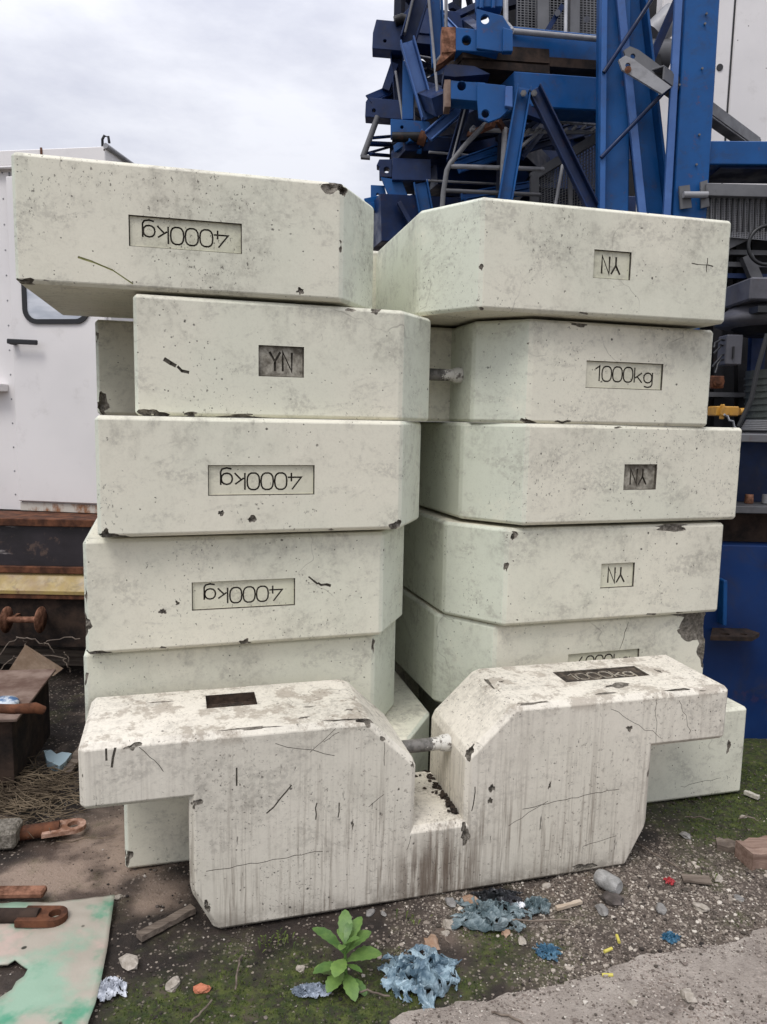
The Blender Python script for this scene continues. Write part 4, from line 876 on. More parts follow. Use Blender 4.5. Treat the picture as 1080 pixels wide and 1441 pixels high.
# little sprigs
m = MB(); rr = random.Random(3)
for cx2, cy2, k in ((395, 1328, 26), (375, 1335, 14), (20+560, 1300, 10), (1010, 1240, 8)):
    c = G(cx2, cy2)
    for i in range(k):
        p = c+Vector((rr.gauss(0, .022), rr.gauss(0, .015), .003)); h = rr.uniform(.008, .03); a = rr.uniform(0, 6.28); q = p+Vector((cos(a)*.008, sin(a)*.008, h)); s = Vector((-sin(a), cos(a), 0))*.003
        m.add([p, q-s, q+Vector((cos(a)*.007, sin(a)*.007, .002)), q+s], [(0, 1, 2, 3)])
tag(m.build('sprouting_weeds', mo), 'tiny green sprouts dotted at the foot of the standing block', kind='stuff')
m = MB()
for i, (a, b) in enumerate([((500, 1396), (548, 1402)), ((610, 1312), (632, 1326)), ((690, 1425), (740, 1441)), ((965, 1150), (1000, 1155)), ((1040, 1152), (1065, 1153)), ((880, 1180), (960, 1225)), ((690, 1300), (800, 1296)), ((300, 1410), (270, 1441)), ((330, 1395), (340, 1345))]):
    m.tube(wob(G(*a, .012), G(*b, .012), 6, .004, 60+i), .003, 5)
tag(m.build('twigs', M['wood']), 'thin dry twigs and stalks lying about on the gravel', kind='stuff')

# ------------------------------------------------------------------ right: blue crane base, machinery
BS = empty('crane_base', (2.4, 4.2, 0), 'dark blue steel crane base drum with a rusty lug plate behind the right stack', 'crane base')
Yb = 3.68
zt = W(1060, 768, Yb).z
m = MB(); prof = []
for x0, x1, y0, y1 in ((1.42, 4.2, Yb, 6.2),):
    r_ = .22; pl_ = []
    for cx2, cy2, a0 in ((x1-r_, y1-r_, 0), (x0+r_, y1-r_, 90), (x0+r_, y0+r_, 180), (x1-r_, y0+r_, 270)):
        for i in range(9): a = radians(a0+90*i/8); pl_.append(Vector((cx2+r_*cos(a), cy2+r_*sin(a), -.03)))
    m.plate(pl_, zt+.03, nvec=Z)
m.build('drum', paint_metal('deep_blue_paint', (.004, .030, .125), (.002, .015, .07), .45, rust_amt=.15, sc=1.6, spec=.3), BS, .006)
zl = W(1040, 884, Yb).z; poly = [Vector((W(1003, 880, Yb).x, Yb-.001, zl)), W(1001, 884, Yb-.16)*1, W(1060, 888, Yb-.16)*1, W(1070, 884, Yb-.08)*1, Vector((W(1052, 876, Yb).x, Yb-.001, zl))]
poly = [Vector((p.x, p.y, zl)) for p in poly]
h1, h2 = poly[1].lerp(poly[2], .45)+Vector((0, .05, 0)), poly[2]+Vector((-.02, .05, 0))
m = MB(); m.plate(poly[::-1], .02, [(h1, .024), (h2, .018)], nvec=-Z); m.build('lug_plate', M['rust_dark'], BS)
m = MB(); a, b = W(1017, 815, Yb-.03), W(1016, 878, Yb-.03); m.beam(a, b, .02, .07); m.build('stiffener', M['blue'], BS, .003)
z1 = W(1060, 722, Yb).z; z2 = W(1060, 712, Yb).z; z3 = W(1060, 622, Yb).z; z4 = W(1060, 611, Yb).z
m = MB(); m.box(1.45, 4.2, Yb-.02, 6.0, z1, z2); m.build('lower_ledge', M['steelgrey'], BS, .003)
m = MB(); m.box(1.5, 4.1, Yb+.12, 6.0, zt+.002, z1-.002); m.build('shadow_gap_ring', M['rust_dark'], BS)
m = MB(); m.box(1.5, 4.1, Yb+.20, 6.0, z2+.002, z3-.002); m.build('recessed_wall', M['navy'], BS)
for x in (1054, 1078): m = MB(); p = W(x, 708, Yb+.1); m.tube([p, p+Vector((0, 0, .045))], [.022, .02], 10); m.build('nut', M['rust_bright'] if x < 1070 else M['railgrey'], BS)
m = MB(); m.box(1.45, 4.2, Yb-.02, 6.0, z3, z4); m.build('upper_ledge', M['steelgrey'], BS, .003)

m = MB(); p = W(1092, 607, Yb+.22)
for k in range(6): m.tube([p+Vector((.17*cos(a*.3142)*(1-.03*k), .12*sin(a*.3142), .006+.009*k)) for a in range(21)], .007, 6)
tag(m.build('cable_coil', M['steelgrey']), 'coil of grey cable lying on the ledge of the blue crane base', 'cable')

gm_ = empty('slewing_gearbox', W(1075, 500, 4.6), 'shaded grey slewing gear motor housing above the blue crane base', 'gear motor')
Ym = 4.6
m = MB(); c = W(1085, 458, Ym); hh = W(1085, 395, Ym).z-c.z
m.lathe(c, [(.24, -.02), (.31, 0), (.32, .03), (.30, .05), (.24, .10), (.16, hh*.75), (.15, hh)], 32); m.build('housing', M['machine'], gm_)
m = MB(); m.lathe(c-Vector((0, 0, .06)), [(.15, 0), (.22, .04)], 28); m.build('underside', M['darksteel'], gm_)
m = MB(); a = W(1054, 420, Ym-.26); b = W(1084, 393, Ym-.26); m.box(a.x, a.x+.3, Ym-.27, Ym+.05, a.z-.01, b.z+.01); m.build('terminal_cover', M['machine'], gm_, .01)
m = MB(); a = W(1060, 441, Ym-.25); m.box(a.x, a.x+.07, Ym-.305, Ym-.2, a.z, a.z+.035); m.build('vent', M['black'], gm_)
m = MB(); p = W(1075, 600, Ym); m.tube([W(1082, 600, Ym), W(1082, 520, Ym)], .13, 20)
for k in range(8): m.tube([W(1082, 595-9*k, Ym), W(1082, 592-9*k, Ym)], .138, 20)
m.build('motor_body', paint_metal('dark_green_grey', (.06, .07, .065), (.04, .045, .042), .4), gm_)
eb = empty('electrical_box', W(1030, 515, 4.4), 'light grey electrical box with wires in the dark gap right of the stacks', 'electrical box')
m = MB(); a, b = W(1021, 513, 4.4), W(1047, 471, 4.4); m.box(a.x, b.x, 4.4, 4.52, a.z, b.z); m.build('enclosure', M['machine'], eb, .006)
m = MB(); q = W(1030, 505, 4.398); m.box(q.x, q.x+.008, 4.385, 4.399, q.z, q.z+.07); m.build('latch', M['black'], eb)
m = MB()
for i, y in enumerate((480, 485, 500, 506)):
    m.tube(wob(W(1021, y, 4.45), W(1004, y+10+3*i, 4.4), 5, .01, 80+i), .006, 6); m.tube([W(1022, y, 4.46), W(1017, y, 4.46)], .012, 8)
m.build('wires', M['black'], eb)
m = MB(); a, b = W(1000, 546, 4.3), W(1020, 529, 4.3); m.box(a.x, b.x, 4.3, 4.4, a.z, b.z); m.tube([W(1012, 537, 4.3), W(1012, 537, 4.27)], .03, 12); m.tube([W(1012, 537, 4.275), W(1012, 537, 4.25)], .015, 10); tag(m.build('bearing_bracket', M['rust'], None, .004), 'small rusty bearing bracket below the grey electrical box', 'bracket')
m = MB(); a, b = W(1008, 585, 4.2), W(1041, 572, 4.2); m.box(a.x, b.x, 4.2, 4.32, a.z, b.z); m.tube([W(1020, 579, 4.2), W(1020, 579, 4.16)], .024, 12); m.box(a.x+.02, a.x+.035, 4.17, 4.21, a.z-.02, b.z+.01)
m.tube([W(1041, 579, 4.26), W(1048, 579, 4.26)], .02, 10)
tag(m.build('hydraulic_brake', M['yellow_dark'], None, .005), 'small yellow machine part low in the gap beside the stack', 'machine part')
m = MB(); m.tube(wob(W(1020, 584, 4.15), W(1034, 605, 4.15), 6, .01, 90), .006, 6); tag(m.build('cable', M['railgrey']), 'thin pale cable hanging below the yellow machine part', 'cable')
m = MB(); m.tube([W(1080, 470, 4.1), W(1066, 520, 4.1), W(1058, 560, 4.1), W(1040, 600, 4.1)], .013, 8); tag(m.build('cable', M['black']), 'thick black cable sweeping down at the right edge', 'cable')
mr = empty('machinery_frame', (3.2, 5.6, 1.4), 'dark steel machinery frame filling the gap behind the grey gear motor', 'machine frame')
m = MB(); m.box(1.6, 5.0, 5.3, 5.36, 1.3, W(1000, 330, 5.3).z); m.build('back_panel', M['darksteel'], mr)
for x in (1006, 1040, 1062): m = MB(); m.beam(W(x, 340, 5.1), W(x+3, 600, 5.1), .06, .06); m.build('post', M['darksteel'], mr)
for y in (355, 372, 388, 555): m = MB(); m.beam(W(995, y, 5.05), W(1100, y+2, 5.05), .03, .04); m.build('crossbar', M['steelgrey'] if y != 388 else M['navy'], mr)
m = MB(); m.beam(W(1050, 360, 5.0), W(1075, 420, 5.0), .07, .05); m.build('brace', M['steelgrey'], mr)
m = MB(); m.beam(W(1066, 470, 4.95), W(1060, 600, 4.95), .09, .05); m.build('brace', M['navy'], mr)
m = MB(); p = W(1080, 345, 4.9); m.tube([p+Vector((.12*cos(a*.25), 0, .12*sin(a*.25))) for a in range(26)], .012, 8); tag(m.build('hose_loop', M['black']), 'black hose loop hanging under the mesh walkway', 'hose')

# mesh walkway
def mesh_panel(parent, corners, nu, nv, r, mat, name='mesh'):
    a, b, c, d = corners; m = MB()        # a-b top, d-c bottom
    for i in range(nu+1): m.beam(a.lerp(b, i/nu), d.lerp(c, i/nu), r, r)
    for j in range(nv+1): m.beam(a.lerp(d, j/nv), b.lerp(c, j/nv), r*.8, r*.8)
    return m.build(name, mat, parent)
wk = empty('mesh_walkway', W(1040, 320, 5.0), 'grey mesh walkway panel under a steel rail at the upper right', 'walkway')
m = MB(); m.beam(W(992, 268, 4.9), W(1260, 275, 4.9), .075, .05); m.build('edge_beam', M['steelgrey'], wk, .003)
mesh_panel(wk, (W(990, 279, 4.95), W(1160, 281, 4.95), W(1160, 345, 4.95), W(990, 330, 4.95)), 46, 22, .006, M['railgrey'])
m = MB()
for x in range(1000, 1160, 8): m.beam(W(x, 276, 4.93), W(x-2, 326, 4.93), .008, .012)
m.build('bars', M['black'], wk)
m = MB(); m.beam(W(1000, 352, 5.0), W(1110, 300, 5.0), .09, .05); m.build('support_brace', M['steelgrey'], wk)
m = MB(); m.box(W(1000, 300, 5).x, 5.2, 5.0, 8.0, W(1060, 280, 5.0).z, W(1060, 268, 5.0).z); m.build('deck', M['darksteel'], wk)

# white container wall behind the tower
cb = empty('white_container', (4.4, 9.0, 0), 'tall white panelled container wall behind the blue tower frame', 'container')
Yc = 8.6; xa, xb = W(924, 150, Yc).x, 8.5; zc0, zc1 = 2.2, 8.2
zs = W(1025, 150, Yc); 
m = MB(); m.box(xa, zs.x-.012, Yc, 11.5, zc0, zc1); m.build('panel', M['cabin'], cb, .01)
m = MB(); m.box(zs.x+.012, xb, Yc, 11.5, zc0, zc1); m.build('panel', M['cabin'], cb, .01)
m = MB(); m.box(zs.x-.0118, zs.x+.0118, Yc+.02, 11.4, zc0, zc1); m.build('seam', M['black'], cb)
m = MB(); p = W(1013, 95, Yc); m.tube([p+Vector((0, .004, 0)), p-Vector((0, .01, 0))], .035, 16); m.build('rubber_plug', M['black'], cb)
m = MB(); p = W(997, 128, Yc); 
for x, y in ((1038, 150), ): pass
m.box(xa+.2, xb-.3, Yc+.2, 11, 0, zc0-.002); m.build('base', M['darksteel'], cb)

# ------------------------------------------------------------------ blue tower frame (right)
BL, NV, SG, RG = M['blue'], M['navy'], M['steelgrey'], M['railgrey']
tw = empty('tower_mast_section', W(920, 590, 5.0), 'upright blue tower mast frame with a leaning brace, behind the right stack', 'crane mast')
m = MB(); m.beam(W(986, -40, 5.0), W(948, 620, 5.0), .215, .12); m.build('column', BL, tw, .006)
m = MB(); m.beam(W(864, -40, 5.1), W(858, 620, 5.1), .18, .14); m.build('column', BL, tw, .006)
m = MB(); m.beam(W(850, -40, 4.99), W(843, 620, 4.99), .035, .06); m.build('edge_flange', M['blue_edge'], tw, .003)  # bright and pale strips paint the gloss of reflected sky on columns and brace
m = MB(); m.beam(W(957, -40, 4.925), W(921, 620, 4.925), .045, .03); m.build('edge_flange', M['blue_pale'], tw, .003)  # pale strip painting the gloss of reflected sky
m = MB(); m.beam(W(869, -40, 4.99), W(907, 330, 4.99), .05, .03); m.build('edge_flange', M['blue_pale'], tw, .003)  # pale strip painting the gloss of reflected sky
m = MB(); m.channel(W(882, -40, 5.08), W(925, 330, 5.08), .19, .10, .016); m.build('leaning_brace', BL, tw, .003)
m = MB(); m.beam(W(962, -20, 5.5), W(905, 110, 5.6), .05, .05); m.beam(W(905, 110, 5.6), W(912, 250, 5.6), .05, .05); m.build('rear_brace', NV, tw)
m = MB(); m.tube([W(922, -8, 4.95), W(850, 102, 4.95)], .013, 8); m.build('tie_rod', NV, tw)
m = MB(); m.tube([W(950, 114, 4.93), W(846, 222, 4.95)], .013, 8); m.build('tie_rod', NV, tw)
m = MB(); m.beam(W(990, 220, 5.08), W(1300, 222, 5.08), .145, .14); m.build('cross_beam', BL, tw, .006)
m = MB(); m.beam(W(1000, 242, 5.2), W(1300, 245, 5.2), .05, .3); m.build('lower_flange', NV, tw)
m = MB(); q = [W(956, 262, 4.90), W(971, 260, 4.90), W(974, 292, 4.90), W(958, 294, 4.90)]; m.plate(q, .015); q = [W(986, 256, 4.90), W(996, 253, 4.90), W(999, 290, 4.90), W(987, 293, 4.90)]; m.plate(q, .015); m.build('bracket', SG, tw)
m = MB(); m.tube([W(962, 274, 4.88), W(996, 274, 4.88)], .020, 12); m.build('pin', RG, tw)

st = empty('forked_strut', W(960, 140, 4.85), 'grey steel strut with a forked pin end crossing the blue tower frame', 'strut')
a, b = W(928, 112, 4.86), W(1075, 215, 6.4)
m = MB(); m.channel(W(925, 106, 4.86), W(1062, 205, 5.9), .10, .08, .012, open_front=False); m.build('arm', SG, st, .003)
fk_ = [(871, 84), (880, 78), (892, 83), (945, 122), (932, 132), (876, 98)]
m = MB(); m.plate([W(x, y, 4.80) for x, y in fk_], .018, [(W(884, 92, 4.8), .016)]); m.build('fork_plate', RG, st)
m = MB(); m.plate([W(x+7, y-13, 4.92) for x, y in fk_], .018, [(W(891, 79, 4.92), .016)]); m.build('fork_plate', SG, st)
m = MB(); m.tube([W(884, 98, 4.78), W(884, 98, 4.81)], .02, 10); m.build('bolt', M['rust_bright'], st)
hd = empty('hoist_winch', W(935, 60, 6.6), 'grey winch parts half hidden between the blue column and brace', 'winch')
m = MB(); m.tube([W(918, 52, 6.6), W(948, 22, 6.6)], .11, 18); m.build('cylinder', RG, hd)
m = MB(); m.tube([W(912, 78, 6.6), W(940, 78, 6.6)], .12, 18); m.build('cylinder', SG, hd)
m = MB(); m.box(W(905, 0, 6.8).x, W(925, 0, 6.8).x, 6.8, 7.0, W(915, 90, 6.8).z, W(915, -20, 6.8).z); m.build('back_plate', M['darksteel'], hd)
m = MB(); m.beam(W(908, 92, 6.5), W(928, 88, 6.5), .10, .08); m.build('clamp', M['darksteel'], hd)

# mast section lying on its side: upper box chord with lugs
up = empty('mast_section', W(735, 100, 5.4), 'blue lattice mast section with a rust-ended lug, upper of the two lying ones', 'crane mast', 'lattice sections lying behind the stacks')
def quad_px(m, q, Y, th, holes=()): m.plate([W(x, y, Y) for x, y in q], th, [(W(x, y, Y), r) for x, y, r in holes])
m = MB(); m.beam(W(700, 69, 5.40), W(880, 85, 5.72), .20, .22); m.build('chord', BL, up, .008)
m = MB(); m.beam(W(690, 97, 5.42), W(880, 109, 5.75), .06, .30); m.build('chord_flange', M['rust_dark'], up)
m = MB(); quad_px(m, [(642, 38), (702, 44), (702, 74), (642, 71)], 5.16, .16, [(657, 57, .030)]); m.build('lug', BL, up, .004)
m = MB(); quad_px(m, [(622, 38), (641.5, 38), (641.5, 72), (622, 74)], 5.17, .12); quad_px(m, [(622, 74), (641, 72), (622, 88), (614, 92)], 5.18, .1); m.build('lug_end', M['rust_bright'], up)
m = MB(); quad_px(m, [(671, 12), (708, 22), (722, 44), (722, 71), (708, 73), (671, 68)], 5.13, .022, [(683, 27, .028)]); m.build('gusset_plate', BL, up, .003)
m = MB(); m.beam(W(688, -30, 5.25), W(688, 16, 5.25), .17, .10); m.build('upright', BL, up, .006)
for x in (678, 694): m = MB(); m.tube([W(x+2, -30, 5.18), W(x, 12, 5.18)], .014, 8); m.build('weld_rib', BL, up)
m = MB(); quad_px(m, [(708, 38), (722, 42), (722, 72), (708, 72)], 5.10, .05); m.build('collar', BL, up, .004)
m = MB(); m.tube([W(722, 44, 5.28), W(850, 56, 5.45)], .018, 10); m.build('hand_rail', RG, up)
m = MB(); m.beam(W(640, 84, 5.3), W(760, 92, 5.5), .09, .26); m.build('under_beam', M['rust_dark'], up)  # dark strip added for the shadow gap beneath the upper chord
m = MB(); m.beam(W(700, 66, 5.7), W(560, 55, 6.9), .12, .12); m.build('cross_member', NV, up)
m = MB(); m.beam(W(705, 70, 5.6), W(640, 20, 7.2), .08, .08); m.build('diagonal', NV, up)

lo = empty('mast_section', W(735, 290, 5.4), 'blue lattice mast section with two bolted diagonal channels, lower of the two lying ones', 'crane mast', 'lattice sections lying behind the stacks')
m = MB(); m.beam(W(715, 134, 5.30), W(880, 144, 5.6), .22, .20); m.build('chord', BL, lo, .008)
m = MB(); quad_px(m, [(635, 113), (682, 116), (690, 122), (690, 137), (680, 143), (635, 139)], 5.06, .14, [(650, 121, .028)]); m.build('lug', BL, lo, .004)
m = MB(); quad_px(m, [(626, 112), (634.5, 112), (634.5, 150), (626, 150)], 5.08, .12); m.build('lug_end', M['rust_grey'], lo)
m = MB(); quad_px(m, [(672, 116), (712, 120), (716, 155), (704, 166), (688, 172), (674, 166), (672, 142)], 5.03, .022, [(683.5, 160, .025)]); m.build('gusset_plate', BL, lo, .003)
m = MB(); quad_px(m, [(712, 121), (722, 121), (722, 151), (711, 149)], 5.00, .05); m.build('collar', M['blue_pale'], lo, .004)
m = MB(); quad_px(m, [(625, 95), (633, 90), (668, 93), (690, 104), (640, 108), (625, 106)], 5.2, .2); m.build('top_plate', NV, lo)
m = MB(); m.beam(W(640, 103, 5.35), W(760, 112, 5.5), .05, .3); m.build('top_flange', M['rust_dark'], lo)
m = MB(); m.channel(W(738, 122, 5.02), W(703, 330, 5.02), .095, .05, .010); m.build('diagonal_channel', BL, lo, .002)
m = MB(); m.channel(W(752, 124, 5.02), W(848, 320, 5.02), .085, .05, .010); m.build('diagonal_channel', M['navy'], lo, .002)
for x in (737, 752): m = MB(); m.tube([W(x, 131, 5.03), W(x, 131, 4.985)], .020, 6); m.tube([W(x, 131, 4.985), W(x, 131, 4.97)], .011, 10); m.build('bolt', RG, lo)
m = MB(); m.beam(W(695, 175, 5.2), W(660, 190, 5.5), .035, .03); m.beam(W(700, 168, 5.2), W(715, 190, 5.4), .03, .03); m.build('small_brace', M['rust'], lo)
m = MB(); m.beam(W(740, 155, 5.25), W(780, 170, 5.4), .07, .05); m.build('rear_gusset', NV, lo)
for (a, b, w_) in (((626, 145), (560, 120), .16), ((690, 150), (600, 205), .10)):
    m = MB(); m.beam(W(*a, 5.5), W(*b, 7.0), w_, .12); m.build('cross_member', NV, lo)

# dark navy lattice sections behind (stack of lying sections, seen end on)
def lattice(label, org, ln, wd, ht, dirv, n, chord=.09, brace=.05, mat=None, mesh=False):
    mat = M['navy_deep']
    e = empty('lattice_section', org, label, 'crane lattice', 'lattice sections lying behind the stacks'); mat = mat or NV
    d = dirv.normalized(); s = Vector((d.y, -d.x, 0)).normalized()
    P = lambda i, a, b: org+d*(ln*i/n)+s*(wd*a)+Z*(ht*b)
    for a, b in ((0, 0), (1, 0), (0, 1), (1, 1)): m = MB(); m.beam(P(0, a, b), P(n, a, b), chord, chord, Z); m.build('chord', mat, e, .004)
    fr = MB()
    for i in range(n+1):
        fr.beam(P(i, 0, 0), P(i, 1, 0), brace, brace, Z); fr.beam(P(i, 0, 1), P(i, 1, 1), brace, brace, Z); fr.beam(P(i, 0, 0), P(i, 0, 1), brace, brace, d); fr.beam(P(i, 1, 0), P(i, 1, 1), brace, brace, d)
    fr.build('frame_bars', mat, e)
    for a in (0, 1):
        dg = MB()
        for i in range(n): dg.beam(P(i, a, i % 2), P(i+1, a, (i+1) % 2), brace*.9, brace*.7, s)
        dg.build('diagonal', mat, e)
    for b in (0, 1):
        dg = MB()
        for i in range(n): dg.beam(P(i, i % 2, b), P(i+1, (i+1) % 2, b), brace*.9, brace*.7, Z)
        dg.build('diagonal', mat, e)
    return e
D1 = Vector((.50, .86, 0))
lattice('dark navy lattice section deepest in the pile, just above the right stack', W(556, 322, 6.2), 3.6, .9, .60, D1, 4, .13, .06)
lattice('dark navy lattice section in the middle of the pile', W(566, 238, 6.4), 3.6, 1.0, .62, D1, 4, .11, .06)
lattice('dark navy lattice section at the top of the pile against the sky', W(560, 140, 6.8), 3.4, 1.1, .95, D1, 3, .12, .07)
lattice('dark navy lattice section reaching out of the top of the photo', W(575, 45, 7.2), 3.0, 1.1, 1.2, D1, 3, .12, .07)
# ends of the left pile, with their lugs
e1 = empty('jib_section_end', W(560, 100, 6.0), 'dark jib end with a pin lug, topmost of the projecting ends', 'crane jib', 'jib ends projecting left')
def P1(m, name, mat, par, bev=.003): return m.build(name, mat, par, bev)
m = MB(); quad_px(m, [(530, 27), (572, 31), (572, 72), (524, 68), (525, 46)], 6.0, .14, [(542, 57.5, .012)]); P1(m, 'lug', NV, e1)
m = MB(); m.tube([W(556, 30, 5.98), W(566, 26, 5.98), W(576, 30, 5.98)], .035, 10); P1(m, 'pin', M['darksteel'], e1)
m = MB(); m.channel(W(598, -20, 5.9), W(574, 58, 5.9), .12, .08, .012); P1(m, 'end_post', NV, e1)
m = MB(); m.beam(W(586, -20, 5.86), W(570, 48, 5.86), .015, .05); P1(m, 'post_edge', SG, e1)
m = MB(); m.channel(W(573, 56, 5.85), W(604, 165, 5.85), .11, .07, .012); P1(m, 'diagonal', M['blue_pale'], e1)
m = MB(); m.channel(W(612, -20, 5.7), W(618, 92, 5.7), .10, .08, .012); P1(m, 'upright', BL, e1)
m = MB(); m.tube([W(602, -20, 5.65), W(619, 165, 5.65)], .010, 8); m.tube([W(628, -20, 5.65), W(628, 70, 5.65), W(612, 90, 5.7)], .012, 8); P1(m, 'edge_tube', RG, e1, 0)
m = MB(); m.beam(W(572, 38, 6.2), W(640, 45, 6.5), .20, .2); P1(m, 'cross_member', NV, e1)
m = MB(); m.beam(W(573, 60, 6.2), W(640, 66, 6.5), .12, .2); P1(m, 'cross_member', NV, e1)
m = MB(); m.channel(W(558, 72, 6.1), W(566, 172, 6.1), .10, .08, .01); P1(m, 'upright', NV, e1)
m = MB(); m.beam(W(575, 88, 5.95), W(574, 170, 5.95), .085, .06); P1(m, 'upright', BL, e1)
m = MB(); m.tube([W(583, 92, 5.95), W(583, 170, 5.95)], .010, 6); m.tube([W(557, 100, 6.0), W(567, 168, 6.0)], .010, 6); P1(m, 'edge_tube', RG, e1, 0)
m = MB(); m.beam(W(556, 90, 6.1), W(543, 128, 6.1), .06, .05); P1(m, 'brace', NV, e1)
for a, b, c in (((585, 88), (612, 100), 6.4), ((585, 112), (612, 96), 6.5), ((600, 118), (622, 108), 6.4), ((583, 140), (615, 118), 6.5), ((625, 30), (680, 5), 6.6), ((628, 40), (685, 20), 6.6), ((590, 12), (600, 30), 6.6), ((634, 8), (656, 24), 6.8)):
    m = MB(); m.beam(W(*a, c), W(*b, c+.2), .05, .05); P1(m, 'brace', NV, e1)
e2 = empty('jib_section_end', W(560, 220, 6.0), 'dark jib end with pierced lug and grey tube frame hanging below', 'crane jib', 'jib ends projecting left')
m = MB(); quad_px(m, [(519, 137), (565, 141), (565, 168), (514, 164), (515, 143)], 6.0, .13, [(526.5, 155.5, .014)]); P1(m, 'lug', NV, e2)
m = MB(); m.angle(W(518, 139, 6.0), W(560, 121, 6.2), .06, .012); m.angle(W(520, 146, 6.05), W(562, 128, 6.25), .05, .012); P1(m, 'brace', NV, e2)
m = MB(); m.tube([W(532, 164, 6.0), W(511, 221, 6.0)], .023, 10); m.beam(W(508, 221, 6.0), W(521, 222, 6.0), .02, .05); P1(m, 'drop_tube', SG, e2, 0)
m = MB(); m.tube([W(525, 194, 6.0), W(560, 191, 6.3)], .012, 8); m.tube([W(520, 202, 6.0), W(566, 204, 6.4)], .020, 8); m.tube([W(516, 216, 6.0), W(562, 203, 6.4)], .010, 8); m.tube([W(521, 217, 6.0), W(560, 220, 6.4)], .014, 8); P1(m, 'frame_tube', NV, e2, 0)
m = MB(); quad_px(m, [(550, 167), (604, 171), (613, 186), (604, 196), (550, 190)], 5.85, .10, [(566, 179, .012)]); P1(m, 'side_plate', BL, e2)
m = MB(); m.tube([W(552, 193, 5.75), W(592, 193, 5.75)], .035, 12); P1(m, 'roller', M['darksteel'], e2, 0)
m = MB(); m.tube([W(590, 193, 5.72), W(600, 197, 5.72)], .05, 12); P1(m, 'rust_collar', M['rust'], e2, 0)
m = MB(); m.channel(W(603, 192, 5.6), W(650, 150, 5.6), .08, .05, .012); P1(m, 'twin_brace', M['blue_pale'], e2)
m = MB(); m.channel(W(656, 150, 5.55), W(634, 228, 5.55), .06, .05, .010); P1(m, 'side_channel', NV, e2)
m = MB(); m.beam(W(656, 148, 5.52), W(637, 222, 5.52), .012, .03); P1(m, 'channel_edge', RG, e2)
m = MB(); m.beam(W(565, 202, 5.8), W(640, 206, 6.1), .05, .2); P1(m, 'cross_member', BL, e2)
m = MB(); m.beam(W(560, 213, 5.9), W(720, 214, 6.2), .10, .3); P1(m, 'cross_member', NV, e2)
e3 = empty('jib_section_end', W(560, 300, 5.9), 'lowest projecting jib end, blue gussets and lugs just above the stack corner', 'crane jib', 'jib ends projecting left')
m = MB(); quad_px(m, [(553, 222), (607, 224), (607, 254), (552, 253)], 5.8, .35); P1(m, 'box_end', NV, e3)
m = MB(); quad_px(m, [(530, 233), (534, 224), (552, 224), (552, 249), (534, 249), (534, 234)], 5.85, .10, [(544.5, 239, .022)]); P1(m, 'lug', NV, e3)
m = MB(); quad_px(m, [(536, 249), (566, 254), (578, 285), (556, 287), (545, 270)], 5.85, .03); P1(m, 'gusset', BL, e3)
m = MB(); quad_px(m, [(522, 260), (541, 261), (545, 278), (522, 279)], 5.95, .05, [(532, 274, .012)]); P1(m, 'gusset', BL, e3)
m = MB(); m.angle(W(514, 284, 5.9), W(548, 277, 6.0), .05, .012); m.angle(W(518, 291, 5.9), W(556, 285, 6.0), .05, .012); P1(m, 'angle_bar', BL, e3)
m = MB(); m.channel(W(592, 256, 5.8), W(600, 300, 5.8), .11, .06, .012); P1(m, 'upright', BL, e3)
m = MB(); m.beam(W(562, 285, 5.75), W(580, 318, 5.75), .035, .05); P1(m, 'brace', NV, e3)
m = MB(); m.beam(W(575, 265, 6.1), W(590, 256, 6.1), .02, .03); m.beam(W(575, 280, 6.1), W(592, 274, 6.1), .04, .03); P1(m, 'brace', BL, e3)
m = MB(); m.beam(W(524, 318, 6.0), W(700, 325, 6.3), .34, .5); P1(m, 'box_chord', NV, e3)
m = MB(); m.beam(W(605, 240, 6.3), W(840, 250, 6.8), .30, .3); P1(m, 'box_chord', NV, e3)
for a, b, yy in (((640, 232), (722, 203), 5.7), ((646, 240), (728, 213), 5.7), ((728, 203), (835, 172), 5.9), ((733, 214), (835, 184), 5.9), ((735, 222), (772, 176), 5.75), ((655, 286), (745, 270), 5.7), ((650, 278), (745, 262), 5.75), ((590, 214), (600, 150), 5.8), ((640, 60), (600, 20), 6.2), ((648, 52), (612, 14), 6.2), ((585, 132), (640, 86), 6.3)):
    m = MB(); a_, b_ = W(*a, yy), W(*b, yy+.2); m.beam(a_, b_, .034, .03); m.beam(a_+Z*.028, b_+Z*.028, .008, .05); P1(m, 'brace', M['blue_edge'] if a[0] < 700 else M['navy'], e3, 0)
for a, b, yy in (((604, 214), (700, 222), 5.65), ((600, 254), (760, 262), 5.8), ((760, 170), (838, 176), 5.6), ((584, 78), (640, 88), 6.1), ((566, 105), (600, 96), 6.2)):
    m = MB(); m.tube([W(*a, yy), W(*b, yy+.2)], .009, 6); P1(m, 'edge_tube', RG, e3, 0)
rr = random.Random(77)
for x in range(650, 840, 13):
    if rr.random() < .6: m = MB(); p = W(x, 184+rr.uniform(-3, 3), 5.5); m.tube([p, p+Vector((.02, -.03, .012))], .012, 6); P1(m, 'bolt', RG, e3, 0)
for k, (x, y) in enumerate(((1000, 20), (998, 34), (994, 97), (990, 190), (986, 232), (958, 30), (962, 120))):
    m = MB(); p = W(x-6, y, 4.935); m.tube([p, p+Vector((0, -.010, 0))], .007, 8); m.build('bolt_head', SG, tw)

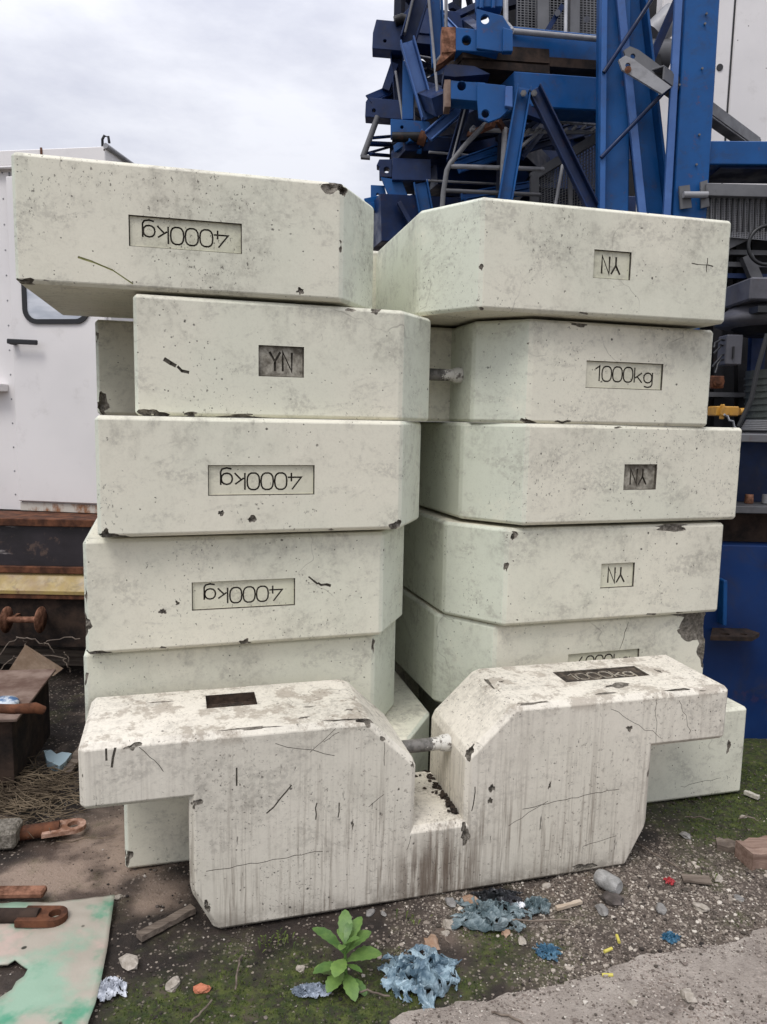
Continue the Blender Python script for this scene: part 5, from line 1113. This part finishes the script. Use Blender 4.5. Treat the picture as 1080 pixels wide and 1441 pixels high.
# guard rail
gr = empty('guard_rail', W(622, 300, 5.1), 'bent grey tube guard rail before the dark lattice pile', 'guard rail')
m = MB(); m.tube([W(621, 320, 5.15), W(624, 272, 5.15), W(629, 240, 5.15), W(634, 230, 5.15), W(655, 204, 5.2), W(682, 176, 5.3), W(700, 165, 5.35)], .017, 10); m.build('post_tube', SG, gr)
m = MB(); m.tube([W(634, 234, 5.15), W(765, 238, 5.5)], .015, 10); m.build('rail', RG, gr)
m = MB(); m.tube([W(626, 268, 5.15), W(760, 274, 5.5)], .013, 10); m.build('rail', SG, gr)
m = MB(); m.tube([W(662, 183, 5.4), W(860, 187, 5.7)], .014, 10); m.build('rail', RG, gr)
m = MB(); m.tube([W(711, 180, 5.3), W(708, 235, 5.3), W(706, 300, 5.3)], .018, 8); m.build('post_tube', RG, gr)
m = MB(); m.tube([W(778, 310, 5.25), W(792, 232, 5.3)], .011, 8); m.build('post_tube', RG, gr)
m = MB(); m.tube([W(730, 210, 5.3), W(762, 182, 5.4)], .012, 8); m.build('brace_tube', SG, gr)
# mesh platforms
pm = empty('mesh_guard', W(800, 290, 5.6), 'slanting grey mesh guard between the diagonal channel and the tower column', 'mesh guard', 'grey mesh guards')
mesh_panel(pm, (W(750, 248, 5.7), W(842, 186, 5.7), W(842, 330, 5.7), W(750, 330, 5.7)), 22, 30, .007, SG)
m = MB(); m.beam(W(752, 250, 5.65), W(752, 330, 5.65), .06, .04); m.beam(W(748, 250, 5.66), W(845, 190, 5.66), .06, .04); m.beam(W(802, 222, 5.65), W(803, 330, 5.65), .03, .03); m.build('frame', SG, pm)
pu = empty('mesh_guard', W(790, 45, 6.0), 'upright grey mesh guard above the upper blue chord', 'mesh guard', 'grey mesh guards')
mesh_panel(pu, (W(728, -30, 6.2), W(862, -20, 6.2), W(862, 60, 6.2), W(728, 48, 6.2)), 26, 22, .008, SG)
m = MB(); m.beam(W(764, -30, 6.1), W(764, 50, 6.1), .085, .05); m.beam(W(809, -30, 6.1), W(808, 56, 6.1), .07, .05); m.build('frame', SG, pu)
m = MB(); m.tube([W(797, -20, 5.9), W(796, 50, 5.6)], .013, 8); m.tube([W(712, -30, 5.5), W(712, 32, 5.4), W(722, 44, 5.3)], .018, 8); m.build('post_tube', RG, pu)
m = MB(); m.beam(W(792, 8, 6.0), W(770, 44, 6.0), .035, .03); m.build('brace', NV, pu)
for x, y in ((785, 18), (826, 27)): m = MB(); m.tube([W(x, y, 5.98), W(x, y, 5.94)], .022, 10); m.build('bolt', RG, pu)
m = MB(); m.box(W(725, 0, 7).x, W(905, 0, 7).x, 7.4, 7.5, W(800, 60, 7.4).z, 7.5); m.build('back_plate', M['darksteel'], pu)
# added beams as dark backing, closing the view between the pile and the tower
dk = empty('stacked_beam', W(760, 330, 7.0), 'added beams as dark backing behind the mesh guard and guard rail', 'steel beam')
for y, Yq, h_ in ((205, 7.3, .30), (262, 7.0, .45), (320, 6.9, .55), (140, 7.6, .35)):
    m = MB(); m.beam(W(640, y, Yq), W(880, y+8, Yq+.3), h_, .4); m.build('beam', M['navy'] if y != 262 else M['darksteel'], dk, .01)  # added beam, dark backing only
for o in list(bpy.data.objects):
    if o.type == 'MESH' and o.users_collection == (): pass
